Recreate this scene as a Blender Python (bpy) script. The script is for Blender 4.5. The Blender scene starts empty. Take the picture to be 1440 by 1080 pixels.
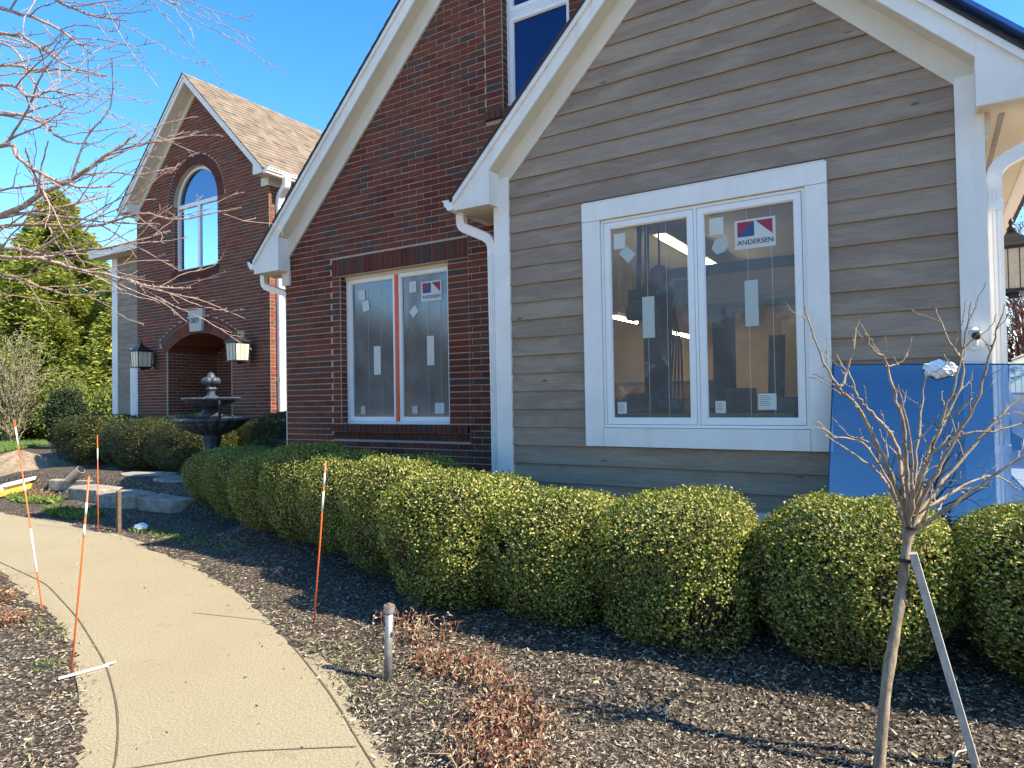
import bpy, bmesh, math, random
import numpy as np
from mathutils import Vector, Matrix
R = math.radians
random.seed(7); RNG = np.random.default_rng(7)
scene = bpy.context.scene
COL = scene.collection

# ------------------------------------------------------------------ scene helpers
def tag(o, label=None, cat=None, group=None, kind=None):
    if label: o['label'] = label
    if cat: o['category'] = cat
    if group: o['group'] = group
    if kind: o['kind'] = kind
    return o
def empty(name, loc=(0, 0, 0), rz=0.0, label=None, cat=None, group=None, parent=None):
    o = bpy.data.objects.new(name, None); COL.objects.link(o)
    o.location = loc; o.rotation_euler = (0, 0, rz); o.empty_display_size = .1
    if parent: o.parent = parent
    return tag(o, label, cat, group)
def link(name, me, parent=None, loc=None):
    o = bpy.data.objects.new(name, me); COL.objects.link(o)
    if parent: o.parent = parent
    if loc is not None: o.location = loc
    return o
def copy_tree(o, parent=None):
    c = o.copy(); COL.objects.link(c)
    if parent: c.parent = parent
    for ch in list(o.children): copy_tree(ch, c)
    return c

class MB:
    """collects simple shapes into one mesh"""
    def __init__(s): s.v = []; s.f = []; s.m = []; s.uvs = None
    def face(s, pts, mi=0):
        n = len(s.v); s.v += [tuple(p) for p in pts]; s.f.append(tuple(range(n, n + len(pts)))); s.m.append(mi)
    def grid(s, vs, fs, mi=0):
        n = len(s.v); s.v += [tuple(p) for p in vs]
        for f in fs: s.f.append(tuple(i + n for i in f)); s.m.append(mi)
    def box(s, x0, x1, y0, y1, z0, z1, mi=0, skip=''):
        vs = [(x0,y0,z0),(x1,y0,z0),(x1,y1,z0),(x0,y1,z0),(x0,y0,z1),(x1,y0,z1),(x1,y1,z1),(x0,y1,z1)]
        fs = {'b':(0,3,2,1),'t':(4,5,6,7),'f':(0,1,5,4),'k':(2,3,7,6),'r':(1,2,6,5),'l':(3,0,4,7)}
        s.grid(vs, [fs[k] for k in fs if k not in skip], mi)
    def obox(s, c, ax, hs, mi=0):
        c = Vector(c); ax = [Vector(a).normalized() for a in ax]
        vs = [c + ax[0]*hs[0]*a + ax[1]*hs[1]*b + ax[2]*hs[2]*d for d in (-1,1) for (a,b) in ((-1,-1),(1,-1),(1,1),(-1,1))]
        s.grid(vs, [(0,3,2,1),(4,5,6,7),(0,1,5,4),(2,3,7,6),(1,2,6,5),(3,0,4,7)], mi)
    def bar(s, a, b, w, h, up=(0,0,1), mi=0):
        a = Vector(a); b = Vector(b); d = (b-a); L = d.length; d.normalize()
        u = Vector(up); sx = d.cross(u).normalized(); u = sx.cross(d)
        s.obox((a+b)/2, (d, sx, u), (L/2, w/2, h/2), mi)
    def prism(s, poly, y0, y1, mi=0, axis='y'):
        """poly: list of (x,z) (axis y) or (y,z) (axis x) or (x,y) (axis z)"""
        def P(p, t): return (p[0], t, p[1]) if axis == 'y' else ((t, p[0], p[1]) if axis == 'x' else (p[0], p[1], t))
        n = len(poly); vs = [P(p, y0) for p in poly] + [P(p, y1) for p in poly]
        fs = [tuple(range(n)), tuple(range(2*n-1, n-1, -1))] + [(i, n+i, n+(i+1)%n, (i+1)%n) for i in range(n)]
        s.grid(vs, fs, mi)
    def tube(s, pts, rad, n=8, mi=0, caps=True, sq=None):
        pts = [Vector(p) for p in pts]
        if not hasattr(rad, '__len__'): rad = [rad]*len(pts)
        ref = None; vs = []
        for i, p in enumerate(pts):
            d = (pts[min(i+1, len(pts)-1)] - pts[max(i-1, 0)])
            if d.length < 1e-9: d = Vector((0,0,1))
            d.normalize()
            if ref is None:
                ref = Vector((0,0,1)) if abs(d.z) < .9 else Vector((1,0,0))
            a = (ref - d*ref.dot(d)); 
            if a.length < 1e-6: a = d.orthogonal()
            a.normalize(); b = d.cross(a); ref = a
            for k in range(n):
                t = 2*math.pi*k/n
                if sq: 
                    c_, s_ = math.cos(t+math.pi/n), math.sin(t+math.pi/n)
                    vs.append(p + a*c_*rad[i]*sq[0] + b*s_*rad[i]*sq[1])
                else: vs.append(p + a*math.cos(t)*rad[i] + b*math.sin(t)*rad[i])
        fs = []
        for i in range(len(pts)-1):
            for k in range(n):
                fs.append((i*n+k, i*n+(k+1)%n, (i+1)*n+(k+1)%n, (i+1)*n+k))
        if caps:
            fs.append(tuple(range(n-1, -1, -1))); fs.append(tuple(range((len(pts)-1)*n, len(pts)*n)))
        s.grid(vs, fs, mi)
    def lathe(s, prof, c=(0,0,0), n=32, mi=0, fun=None):
        vs = []
        for (r, z) in prof:
            for k in range(n):
                t = 2*math.pi*k/n; rr = r*(fun(t, z, r) if fun else 1)
                vs.append((c[0]+rr*math.cos(t), c[1]+rr*math.sin(t), c[2]+z))
        fs = []
        for i in range(len(prof)-1):
            for k in range(n): fs.append((i*n+k, i*n+(k+1)%n, (i+1)*n+(k+1)%n, (i+1)*n+k))
        fs.append(tuple(range(n-1, -1, -1))); fs.append(tuple(range((len(prof)-1)*n, len(prof)*n)))
        s.grid(vs, fs, mi)
    def build(s, name, mats, parent=None, smooth=False, uv=True, fix=True):
        me = bpy.data.meshes.new(name); me.from_pydata(s.v, [], s.f)
        for m in (mats if isinstance(mats, (list, tuple)) else [mats]): me.materials.append(m)
        me.polygons.foreach_set('material_index', s.m)
        if fix:
            bm = bmesh.new(); bm.from_mesh(me); bmesh.ops.recalc_face_normals(bm, faces=bm.faces); bm.to_mesh(me); bm.free()
        if smooth: me.polygons.foreach_set('use_smooth', [True]*len(me.polygons))
        if uv: box_uv(me)
        me.update()
        return link(name, me, parent)
def box_uv(me):
    ul = me.uv_layers.new(name='UVMap'); n = len(me.loops)
    co = np.empty(len(me.vertices)*3, np.float32); me.vertices.foreach_get('co', co); co = co.reshape(-1, 3)
    vi = np.empty(n, np.int32); me.loops.foreach_get('vertex_index', vi)
    nr = np.empty(len(me.polygons)*3, np.float32); me.polygons.foreach_get('normal', nr); nr = np.abs(nr.reshape(-1, 3))
    lt = np.empty(len(me.polygons), np.int32); me.polygons.foreach_get('loop_total', lt)
    ax = np.repeat(np.argmax(nr, 1), lt); p = co[vi]
    uv = np.where((ax == 0)[:, None], p[:, [1, 2]], np.where((ax == 1)[:, None], p[:, [0, 2]], p[:, [0, 1]]))
    ul.data.foreach_set('uv', uv.astype(np.float32).ravel())

def np_mesh(name, V, F, mats, mi=None, smooth=False):
    """V (n,3), F (m,k) constant k"""
    me = bpy.data.meshes.new(name); k = F.shape[1]
    me.vertices.add(len(V)); me.vertices.foreach_set('co', V.astype(np.float32).ravel())
    me.loops.add(F.size); me.loops.foreach_set('vertex_index', F.astype(np.int32).ravel())
    me.polygons.add(len(F)); me.polygons.foreach_set('loop_start', np.arange(0, F.size, k, dtype=np.int32))
    me.polygons.foreach_set('loop_total', np.full(len(F), k, np.int32))
    for m in (mats if isinstance(mats, (list, tuple)) else [mats]): me.materials.append(m)
    if mi is not None: me.polygons.foreach_set('material_index', mi.astype(np.int32))
    me.polygons.foreach_set('use_smooth', np.full(len(F), bool(smooth)))
    me.update(calc_edges=True); me.validate()
    return me
def unit(a): return a/np.maximum(np.linalg.norm(a, axis=-1, keepdims=True), 1e-9)
def kites(P, T, N, L, W, fold=.25, wide=.45):
    """leaf shaped kites: base P, tip direction T, normal N, length L, width W -> V,F (two triangles folded on the midrib)"""
    T = unit(T); S = unit(np.cross(T, N)); N2 = np.cross(S, T); n = len(P)
    L = np.asarray(L).reshape(-1, 1)*np.ones((n, 1)); W = np.asarray(W).reshape(-1, 1)*np.ones((n, 1))
    a = P; b = P + T*L*wide + S*W*.5 + N2*W*fold; c = P + T*L; d = P + T*L*wide - S*W*.5 + N2*W*fold
    V = np.stack([a, b, c, d], 1).reshape(-1, 3); i = np.arange(n)*4
    F = np.stack([np.stack([i, i+1, i+2], 1), np.stack([i, i+2, i+3], 1)], 1).reshape(-1, 3)
    return V, F

# ------------------------------------------------------------------ node helpers
class NT:
    def __init__(s, name):
        s.mat = bpy.data.materials.new(name); s.mat.use_nodes = True; s.t = s.mat.node_tree; s.t.nodes.clear()
        s.out = s.t.nodes.new('ShaderNodeOutputMaterial')
    def n(s, typ, ins=None, **kw):
        nd = s.t.nodes.new(typ)
        for k, v in kw.items(): setattr(nd, k, v)
        for k, v in (ins or {}).items(): s.set(nd.inputs[k], v)
        return nd
    def set(s, sock, v):
        if isinstance(v, bpy.types.NodeSocket): s.t.links.new(v, sock)
        elif isinstance(v, bpy.types.Node): s.t.links.new(v.outputs[0], sock)
        else:
            if hasattr(sock.default_value, '__len__') and isinstance(v, (tuple, list)) and len(v) == 3 and len(sock.default_value) == 4: v = (*v, 1)
            sock.default_value = v
    def ramp(s, fac, stops, interp='LINEAR'):
        nd = s.n('ShaderNodeValToRGB', {'Fac': fac}); cr = nd.color_ramp; cr.interpolation = interp
        while len(cr.elements) < len(stops): cr.elements.new(.5)
        for e, (p, c) in zip(cr.elements, stops):
            e.position = p; e.color = (*c, 1) if len(c) == 3 else c
        return nd.outputs['Color']
    def noise(s, scale, vec=None, detail=4, rough=.6, dist=0.0):
        nd = s.n('ShaderNodeTexNoise', {'Scale': scale, 'Detail': detail, 'Roughness': rough, 'Distortion': dist})
        if vec is not None: s.set(nd.inputs['Vector'], vec)
        return nd.outputs['Fac']
    def math(s, op, a, b=0.0, clamp=False):
        nd = s.n('ShaderNodeMath', operation=op, use_clamp=clamp); s.set(nd.inputs[0], a); s.set(nd.inputs[1], b); return nd.outputs[0]
    def mix(s, fac, a, b, blend='MIX'):
        nd = s.n('ShaderNodeMix', data_type='RGBA', blend_type=blend)
        s.set(nd.inputs[0], fac); s.set(nd.inputs[6], a); s.set(nd.inputs[7], b); return nd.outputs[2]
    def coord(s, kind='Object'): return s.n('ShaderNodeTexCoord').outputs[kind]
    def mapping(s, vec, scale=(1,1,1), loc=(0,0,0)):
        nd = s.n('ShaderNodeMapping', {'Vector': vec, 'Scale': scale, 'Location': loc}); return nd.outputs[0]
    def island(s): return s.n('ShaderNodeNewGeometry').outputs['Random Per Island']
    def bump(s, h, strength=.3, dist=.01):
        return s.n('ShaderNodeBump', {'Height': h, 'Strength': strength, 'Distance': dist}).outputs[0]
    def bsdf(s, color, rough=.6, normal=None, spec=.5, metal=0.0, **kw):
        nd = s.n('ShaderNodeBsdfPrincipled', {'Base Color': color, 'Roughness': rough, 'Metallic': metal})
        nd.inputs['Specular IOR Level'].default_value = spec
        if normal is not None: s.set(nd.inputs['Normal'], normal)
        for k, v in kw.items(): s.set(nd.inputs[k], v)
        return nd
    def end(s, sh):
        s.t.links.new(sh.outputs[0] if isinstance(sh, bpy.types.Node) else sh, s.out.inputs['Surface']); return s.mat

MAT = {}
def simple(name, col, rough=.6, var=.12, scale=20, spec=.4, metal=0, bump=.15, dirt=None):
    t = NT(name); v = t.coord()
    f = t.noise(scale, v, 5, .65)
    lo = tuple(c*(1-var) for c in col); hi = tuple(min(1, c*(1+var)) for c in col)
    c = t.ramp(f, [(.3, lo), (.7, hi)])
    if dirt:
        g = t.noise(2.3, v, 6, .7); c = t.mix(t.ramp(g, [(.5, (0,0,0)), (.75, (dirt[1],)*3)]), c, dirt[0])
    nm = t.bump(t.noise(scale*3, v, 4, .6), bump, .004) if bump else None
    return t.end(t.bsdf(c, rough, nm, spec, metal))

def m_brick(name, stops):
    t = NT(name); v = t.coord(); r = t.island()
    base = t.ramp(r, stops)
    f = t.noise(28, v, 5, .7); f2 = t.noise(130, v, 3, .7)
    c = t.mix(t.ramp(f, [(.35, (0,0,0)), (.75, (.45,)*3)]), base, (.035, .02, .018))
    c = t.mix(t.ramp(f2, [(.62, (0,0,0)), (.8, (.35,)*3)]), c, (.26, .15, .11))
    st = t.noise(1.1, v, 4, .6)
    c = t.mix(t.ramp(st, [(.45, (0,0,0)), (.75, (.4,)*3)]), c, (.15,.085,.06))
    return t.end(t.bsdf(c, .85, t.bump(f2, .5, .004), .25))
MAT['brick'] = m_brick('red_brick', [(0, (.10,.024,.015)), (.25, (.15,.030,.018)), (.5, (.20,.042,.024)), (.68, (.16,.052,.03)), (.84, (.10,.034,.026)), (.94, (.085,.05,.042)), (1, (.06,.042,.042))])
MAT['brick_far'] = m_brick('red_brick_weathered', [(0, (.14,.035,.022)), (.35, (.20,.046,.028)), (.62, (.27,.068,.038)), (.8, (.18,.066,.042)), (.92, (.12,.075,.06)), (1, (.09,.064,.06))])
MAT['soldier'] = m_brick('dark_red_brick', [(0, (.085,.026,.018)), (.5, (.15,.034,.022)), (.8, (.10,.034,.027)), (1, (.07,.045,.042))])
MAT['mortar'] = simple('mortar', (.44,.36,.26), .9, .2, 60, .1)

def m_siding():
    t = NT('painted_lap_board'); v = t.coord('UV'); r = t.island()
    off = t.n('ShaderNodeCombineXYZ', {'X': t.math('MULTIPLY', r, 37.0), 'Y': t.math('MULTIPLY', r, 11.0)})
    vv = t.n('ShaderNodeVectorMath', {0: v, 1: off}, operation='ADD').outputs[0]
    g = t.noise(1.0, t.mapping(vv, (5, 95, 1)), 7, .7, 1.2)
    big = t.noise(1.0, t.mapping(vv, (2.2, 9, 1)), 4, .6, .5)
    kn = t.n('ShaderNodeTexVoronoi', {'Vector': t.mapping(vv, (2.6, 7.5, 1)), 'Scale': 1.0}).outputs['Distance']
    nl = t.n('ShaderNodeTexVoronoi', {'Vector': t.mapping(vv, (1.9, 7.0, 1)), 'Scale': 1.0}).outputs['Distance']
    c = t.ramp(r, [(0, (.265,.196,.14)), (.5, (.30,.224,.16)), (1, (.335,.252,.182))])
    c = t.mix(t.ramp(g, [(.42, (0,0,0)), (.62, (.5,)*3)]), c, (.175,.125,.09))
    c = t.mix(t.ramp(big, [(.45, (0,0,0)), (.75, (.55,)*3)]), c, (.44,.345,.25))
    c = t.mix(t.ramp(kn, [(.03, (.85,)*3), (.10, (0,0,0))]), c, (.07,.05,.036))
    c = t.mix(t.ramp(nl, [(.012, (.85,)*3), (.03, (0,0,0))]), c, (.03,.025,.02))
    return t.end(t.bsdf(c, .72, t.bump(g, .6, .004), .25))
MAT['siding'] = m_siding()

def m_white(name, col=(.84,.785,.71), grain=True, chips=.5):
    t = NT(name); v = t.coord(); u = t.coord('UV')
    d = t.noise(1.7, v, 6, .7); c = t.ramp(d, [(.3, col), (.8, tuple(x*.80 for x in col))])
    st = t.noise(1.0, t.mapping(v, (9, 9, .9)), 4, .6); c = t.mix(t.ramp(st, [(.55, (0,0,0)), (.8, (.28,)*3)]), c, (.50,.44,.36))
    p = t.noise(1.0, t.mapping(v, (26, 26, 60)), 4, .7, .8)
    c = t.mix(t.ramp(p, [(.67, (0,0,0)), (.74, (chips,)*3)]), c, (.36,.32,.27))
    nl = t.n('ShaderNodeTexVoronoi', {'Vector': t.mapping(v, (4.2, .3, 2.6)), 'Scale': 1.0}).outputs['Distance']; c = t.mix(t.ramp(nl, [(.010, (.8,)*3), (.022, (0,0,0))]), c, (.16,.12,.09))
    nm = t.bump(t.noise(1.0, t.mapping(v, (60, 60, 14)), 4, .6), .3, .003)
    return t.end(t.bsdf(c, .5, nm, .35))
MAT['white'] = m_white('white_paint')
MAT['white_new'] = m_white('fresh_white_paint', (.85,.80,.735), chips=.08)
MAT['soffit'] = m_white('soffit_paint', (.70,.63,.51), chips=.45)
MAT['alu'] = simple('white_aluminium', (.83,.79,.73), .35, .04, 8, .5, bump=.05, dirt=((.5,.47,.42), .25))
MAT['vinyl'] = simple('white_window_vinyl', (.80,.775,.735), .35, .03, 10, .5, bump=.03)
MAT['dark_edge'] = simple('drip_edge_black', (.03,.03,.032), .6, .2, 30)

def m_shingle():
    t = NT('asphalt_shingle'); v = t.coord('UV')
    b = t.n('ShaderNodeTexBrick', {'Vector': v, 'Color1': (0,0,0,1), 'Color2': (1,1,1,1), 'Mortar': (.5,.5,.5,1), 'Scale': 1.0, 'Mortar Size': .0, 'Brick Width': .17, 'Row Height': .14, 'Bias': 0.0})
    b.offset = .37; b.squash = .7; b.squash_frequency = 3
    c = t.ramp(b.outputs['Color'], [(0, (.12,.095,.07)), (.3, (.22,.172,.122)), (.5, (.17,.135,.10)), (.7, (.235,.16,.12)), (1, (.265,.21,.15))])
    n = t.noise(300, t.coord(), 2, .7); c = t.mix(t.ramp(n, [(.35, (.35,)*3), (.65, (0,0,0))]), c, (.1,.085,.07))
    return t.end(t.bsdf(c, .9, t.bump(n, .5, .004), .2))
MAT['shingle'] = m_shingle()

def m_concrete():
    t = NT('exposed_aggregate_concrete'); v = t.coord()
    a = t.noise(85, v, 4, .8); a2 = t.noise(210, v, 2, .8); b = t.noise(1.3, v, 5, .65); s = t.noise(4.2, v, 5, .7); k = t.noise(48, v, 3, .6)
    c = t.ramp(a, [(.3, (.14,.11,.066)), (.45, (.31,.258,.162)), (.58, (.41,.345,.225)), (.72, (.57,.495,.35))])
    c = t.mix(t.ramp(a2, [(.55, (0,0,0)), (.7, (.55,)*3)]), c, (.13,.10,.065))
    c = t.mix(t.ramp(b, [(.4, (0,0,0)), (.72, (.5,)*3)]), c, (.30,.24,.155))
    c = t.mix(t.ramp(s, [(.6, (0,0,0)), (.74, (.6,)*3)]), c, (.19,.145,.09))
    c = t.mix(t.ramp(k, [(.69, (0,0,0)), (.74, (.65,)*3)]), c, (.08,.06,.04))
    return t.end(t.bsdf(c, .9, t.bump(t.math('ADD', a, a2), .7, .006), .15))
MAT['concrete'] = m_concrete()
MAT['joint'] = simple('joint_dirt', (.13,.10,.062), .95, .4, 60, .1)
def m_mulch():
    t = NT('bark_mulch'); v = t.coord()
    vo = t.n('ShaderNodeTexVoronoi', {'Vector': t.mapping(v, (1,1,.4)), 'Scale': 48.0, 'Randomness': 1.0})
    r = t.n('ShaderNodeSeparateColor', {0: vo.outputs['Color']}).outputs[0]
    c = t.ramp(r, [(0, (.03,.023,.018)), (.45, (.065,.05,.038)), (.72, (.11,.085,.062)), (.9, (.19,.15,.11)), (1, (.32,.26,.19))])
    b = t.noise(.9, v, 5, .65); c = t.mix(t.ramp(b, [(.45, (0,0,0)), (.75, (.35,)*3)]), c, (.10,.078,.058))
    h = t.math('ADD', vo.outputs['Distance'], t.noise(90, v, 4, .7))
    return t.end(t.bsdf(c, .9, t.bump(h, .9, .02), .2))
MAT['mulch'] = m_mulch()
def m_island(name, stops, rough=.8, spec=.25, trans=0.0, tcol=None, big=None):
    t = NT(name); r = t.island(); c = t.ramp(r, stops)
    if big:
        f = t.noise(big[0], t.coord(), 3, .5); c = t.mix(t.ramp(f, [(.4, (0,0,0)), (.65, (big[2],)*3)]), c, big[1])
    b = t.bsdf(c, rough, None, spec)
    if trans:
        tr = t.n('ShaderNodeBsdfTranslucent', {'Color': t.mix(.5, c, tcol)})
        ms = t.n('ShaderNodeMixShader', {0: trans, 1: b.outputs[0], 2: tr.outputs[0]}); return t.end(ms)
    return t.end(b)
MAT['chip'] = m_island('mulch_chip', [(0, (.02,.015,.012)), (.25, (.06,.048,.036)), (.45, (.14,.11,.078)), (.68, (.27,.215,.15)), (.88, (.42,.345,.245)), (1, (.6,.51,.37))], .85)
MAT['box_leaf'] = m_island('boxwood_leaf', [(0, (.03,.058,.008)), (.24, (.065,.118,.014)), (.5, (.14,.19,.024)), (.66, (.29,.30,.05)), (.82, (.44,.40,.10)), (.94, (.60,.52,.22)), (1, (.42,.25,.10))], .40, .28, .22, (.36,.40,.05), big=(3.1, (.15,.15,.03), .25))  # palest stops put the sun's glint on glossy leaves into the colour
MAT['box_leaf_far'] = m_island('boxwood_leaf_shaded_side', [(0, (.018,.032,.008)), (.4, (.036,.056,.012)), (.7, (.075,.092,.02)), (.92, (.17,.15,.035)), (1, (.22,.16,.05))], .42, .4, .22, (.14,.17,.03))  # darker copy of the boxwood leaf, shade of the far hedges put into its colour
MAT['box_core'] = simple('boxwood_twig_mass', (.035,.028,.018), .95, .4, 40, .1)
MAT['twig'] = m_island('boxwood_twig', [(0, (.09,.06,.038)), (.6, (.17,.12,.075)), (1, (.27,.20,.13))], .8)
MAT['spruce'] = m_island('spruce_needle', [(0, (.07,.10,.02)), (.4, (.185,.225,.04)), (.75, (.33,.345,.06)), (1, (.47,.45,.10))], .6, .3, .38, (.40,.45,.06))
MAT['red_bud'] = m_island('red_bud', [(0, (.10,.02,.025)), (.5, (.22,.05,.05)), (1, (.32,.12,.09))], .7)
MAT['yew'] = m_island('yew_needle', [(0, (.010,.02,.007)), (1, (.035,.055,.014))], .6, .3)
MAT['pale_shrub'] = m_island('olive_leaf', [(0, (.06,.09,.02)), (.6, (.15,.19,.035)), (1, (.28,.28,.06))], .6, .3, .3, (.18,.22,.04))
def m_bark(name, a, b, sc=30):
    t = NT(name); v = t.coord(); f = t.noise(1.0, t.mapping(v, (sc, sc, sc*.45)), 6, .7, .4)
    c = t.ramp(f, [(.3, a), (.7, b)]); g = t.noise(sc*4, v, 3, .6)
    return t.end(t.bsdf(c, .8, t.bump(t.math('ADD', f, g), .6, .004), .2))
MAT['bark'] = m_bark('grey_brown_bark', (.13,.095,.065), (.40,.315,.22))
MAT['bark_warm'] = m_bark('reddish_twig_bark', (.17,.105,.09), (.47,.36,.29), 45)
MAT['bark_dark'] = m_bark('dark_bark', (.10,.08,.06), (.22,.17,.13))
MAT['bare_grey'] = m_bark('pale_dry_twigs', (.17,.14,.085), (.34,.29,.18))
MAT['bare_red'] = m_bark('red_brown_twigs', (.12,.055,.045), (.25,.13,.10))
MAT['stake_wood'] = m_bark('weathered_stake_wood', (.30,.27,.23), (.58,.53,.46), 22)
MAT['grass'] = m_island('grass_blade', [(0, (.05,.10,.02)), (.6, (.10,.17,.035)), (1, (.2,.24,.07))], .7, .2)
MAT['weed'] = m_island('weed_leaf', [(0, (.06,.11,.02)), (.6, (.13,.20,.04)), (1, (.26,.30,.09))], .6, .3, .2, (.2,.28,.04))
MAT['sedum'] = m_island('dry_red_stems', [(0, (.08,.03,.02)), (.3, (.17,.06,.037)), (.5, (.26,.12,.07)), (.72, (.28,.19,.11)), (1, (.48,.40,.26))], .75, .25)
MAT['orange'] = simple('orange_fibreglass', (.72,.13,.03), .4, .1, 20, .4, bump=0)
MAT['band'] = simple('white_reflective_band', (.78,.77,.74), .4, .06, 20, .4, bump=0)
MAT['steel'] = simple('galvanised_steel', (.30,.29,.28), .5, .35, 35, .5, .6, .3, dirt=((.16,.10,.06), .5))
MAT['post'] = simple('brown_wooden_post', (.12,.08,.05), .8, .3, 30)
MAT['stone'] = simple('limestone_slab', (.31,.27,.21), .9, .42, 7, .2, bump=1.0, dirt=((.12,.10,.075), .7))
MAT['keystone'] = simple('cast_stone', (.52,.48,.40), .8, .08, 30, .2, bump=.2)
MAT['bronze'] = simple('weathered_fountain_bronze', (.048,.062,.08), .5, .55, 16, .5, .2, .5, dirt=((.16,.13,.11), .6))
MAT['black'] = simple('black_metal', (.018,.018,.02), .4, .25, 40, .5, bump=.15)
MAT['foundation'] = simple('concrete_block', (.22,.21,.19), .9, .2, 12, .15, bump=.4)
MAT['rubber'] = simple('black_rubber', (.015,.015,.016), .6, .2, 20)
MAT['hose'] = simple('grey_cable', (.34,.34,.31), .5, .1, 20)
MAT['cloth'] = simple('white_cloth', (.82,.82,.84), .9, .05, 30)
MAT['yellow_board'] = simple('yellow_foam_board', (.62,.42,.08), .7, .12, 8)
MAT['white_board'] = simple('white_lumber', (.74,.73,.70), .6, .06, 8)
MAT['tape'] = simple('orange_tape', (.75,.10,.025), .45, .08, 20, .4, bump=0)
MAT['sticker'] = simple('pale_label_paper', (.42,.45,.41), .5, .04, 20, .4, bump=0)
MAT['sticker2'] = simple('white_label_paper', (.56,.57,.51), .5, .04, 20, .4, bump=0)
MAT['print_red'] = simple('red_print', (.30,.035,.07), .5, .03, 20, .3, bump=0)
MAT['print_blue'] = simple('blue_print', (.035,.085,.20), .5, .03, 20, .3, bump=0)
MAT['print_dark'] = simple('dark_print', (.02,.025,.05), .5, .03, 20, .3, bump=0)
MAT['lawn'] = simple('lawn_soil', (.09,.13,.035), .95, .3, 40, .1)
MAT['drive'] = simple('pale_driveway_concrete', (.52,.45,.36), .9, .1, 3, .15, bump=.2)
MAT['van'] = simple('white_car_paint', (.72,.72,.73), .25, .02, 3, .5, bump=0)
def m_glass(name, refl=1.0, tint=(.93,.95,.94), base=.04, rough=.0, gcol=(.95,.97,1), haze=0.0):
    t = NT(name); fr = t.n('ShaderNodeFresnel', {'IOR': 1.5}).outputs[0]
    f = t.math('ADD', t.math('MULTIPLY', fr, refl), base, True)
    tr = t.n('ShaderNodeBsdfTransparent', {'Color': tint}); gl = t.n('ShaderNodeBsdfGlossy', {'Color': gcol, 'Roughness': rough})
    sh = t.n('ShaderNodeMixShader', {0: f, 1: tr.outputs[0], 2: gl.outputs[0]})
    if haze:
        df = t.n('ShaderNodeBsdfDiffuse', {'Color': (.55,.53,.49,1)}); hz = t.math('MULTIPLY', t.ramp(t.noise(3.0, t.coord(), 4, .6), [(.3, (.5,)*3), (.7, (1,)*3)]), haze)
        sh = t.n('ShaderNodeMixShader', {0: hz, 1: sh.outputs[0], 2: df.outputs[0]})
    return t.end(sh)
MAT['glass'] = m_glass('window_glass', .75, (.80,.82,.80), .0, .02, haze=.22)
MAT['glass_low'] = m_glass('coated_window_glass', 1.0, (.62,.63,.62), .10, .09, haze=.30)
MAT['glass_mirror'] = m_glass('reflective_window_glass', 1.0, (.25,.27,.30), .24, gcol=(.66,.76,1))
MAT['glass_navy'] = m_glass('dark_window_glass', .5, (.2,.25,.35), .09, gcol=(.4,.5,1))
MAT['glass_blue'] = m_glass('blue_glass_sheet', .7, (.42,.57,.74), .25, gcol=(.40,.55,.76))  # blue of the reflected sky put into the tint and gloss colour
MAT['lantern_glass'] = simple('seeded_amber_glass', (.62,.55,.40), .25, .15, 30, .5, bump=.3)
def m_emit(name, col, s):
    t = NT(name); return t.end(t.n('ShaderNodeEmission', {'Color': (*col, 1), 'Strength': s}))
MAT['tube'] = m_emit('fluorescent_tube', (1, .88, .58), 22)
MAT['bulb'] = m_emit('candle_bulb', (1, .75, .4), 2.5)
MAT['in_wall'] = simple('tan_workshop_wall', (.46,.35,.25), .9, .12, 2, .1)
MAT['in_ceil'] = simple('grey_workshop_ceiling', (.50,.43,.34), .9, .08, 2, .1)
MAT['in_dark'] = simple('dark_painted_steel', (.07,.08,.10), .5, .3, 6, .4)
MAT['in_beam'] = simple('grey_steel_beam', (.16,.17,.17), .6, .2, 6, .4)
MAT['in_floor'] = simple('workshop_floor', (.16,.15,.14), .8, .2, 3, .2)
MAT['in_red'] = simple('dull_red_plastic', (.30,.06,.05), .5, .1, 10)
MAT['in_brown'] = simple('brown_cardboard', (.20,.12,.07), .85, .25, 9)
MAT['dark_room'] = simple('dark_room_wall', (.10,.095,.09), .9, .1, 3, .1)

# ------------------------------------------------------------------ ground shape
PR = [(2.2,-6.2),(.2,-4.45),(-1.0,-3.6),(-2.04,-2.89),(-2.51,-2.636),(-3.136,-2.271),(-3.955,-1.945),(-5.194,-1.394),(-6.9,-.936),(-8.776,-.628),(-10.73,-.5),(-12,-.56),(-17,-1.2)]
PL = [(.6,-7.6),(-1.6,-5.0),(-2.6,-4.12),(-3.256,-3.598),(-3.771,-3.269),(-4.19,-3.101),(-5.04,-2.789),(-5.963,-2.556),(-7.752,-2.155),(-10,-1.98),(-12.5,-2.1),(-17,-2.7)]
def resample(pts, n):
    p = np.array(pts, float); d = np.r_[0, np.cumsum(np.linalg.norm(np.diff(p, axis=0), axis=1))]
    t = np.linspace(0, d[-1], n); q = np.stack([np.interp(t, d, p[:, k]) for k in (0, 1)], 1)
    for _ in range(6):
        q[1:-1] = .25*q[:-2] + .5*q[1:-1] + .25*q[2:]
    return q
PRs, PLs = resample(PR, 90), resample(PL, 90)
def seg_dist(P, poly):
    a = poly[:-1]; b = poly[1:]; best = np.full(len(P), 1e9)
    for i in range(len(a)):
        ab = b[i]-a[i]; t = np.clip(((P-a[i]) @ ab)/(ab @ ab), 0, 1); best = np.minimum(best, np.linalg.norm(P-(a[i]+t[:, None]*ab), axis=1))
    return best
PATHPOLY = np.vstack([PRs, PLs[::-1]])
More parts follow.
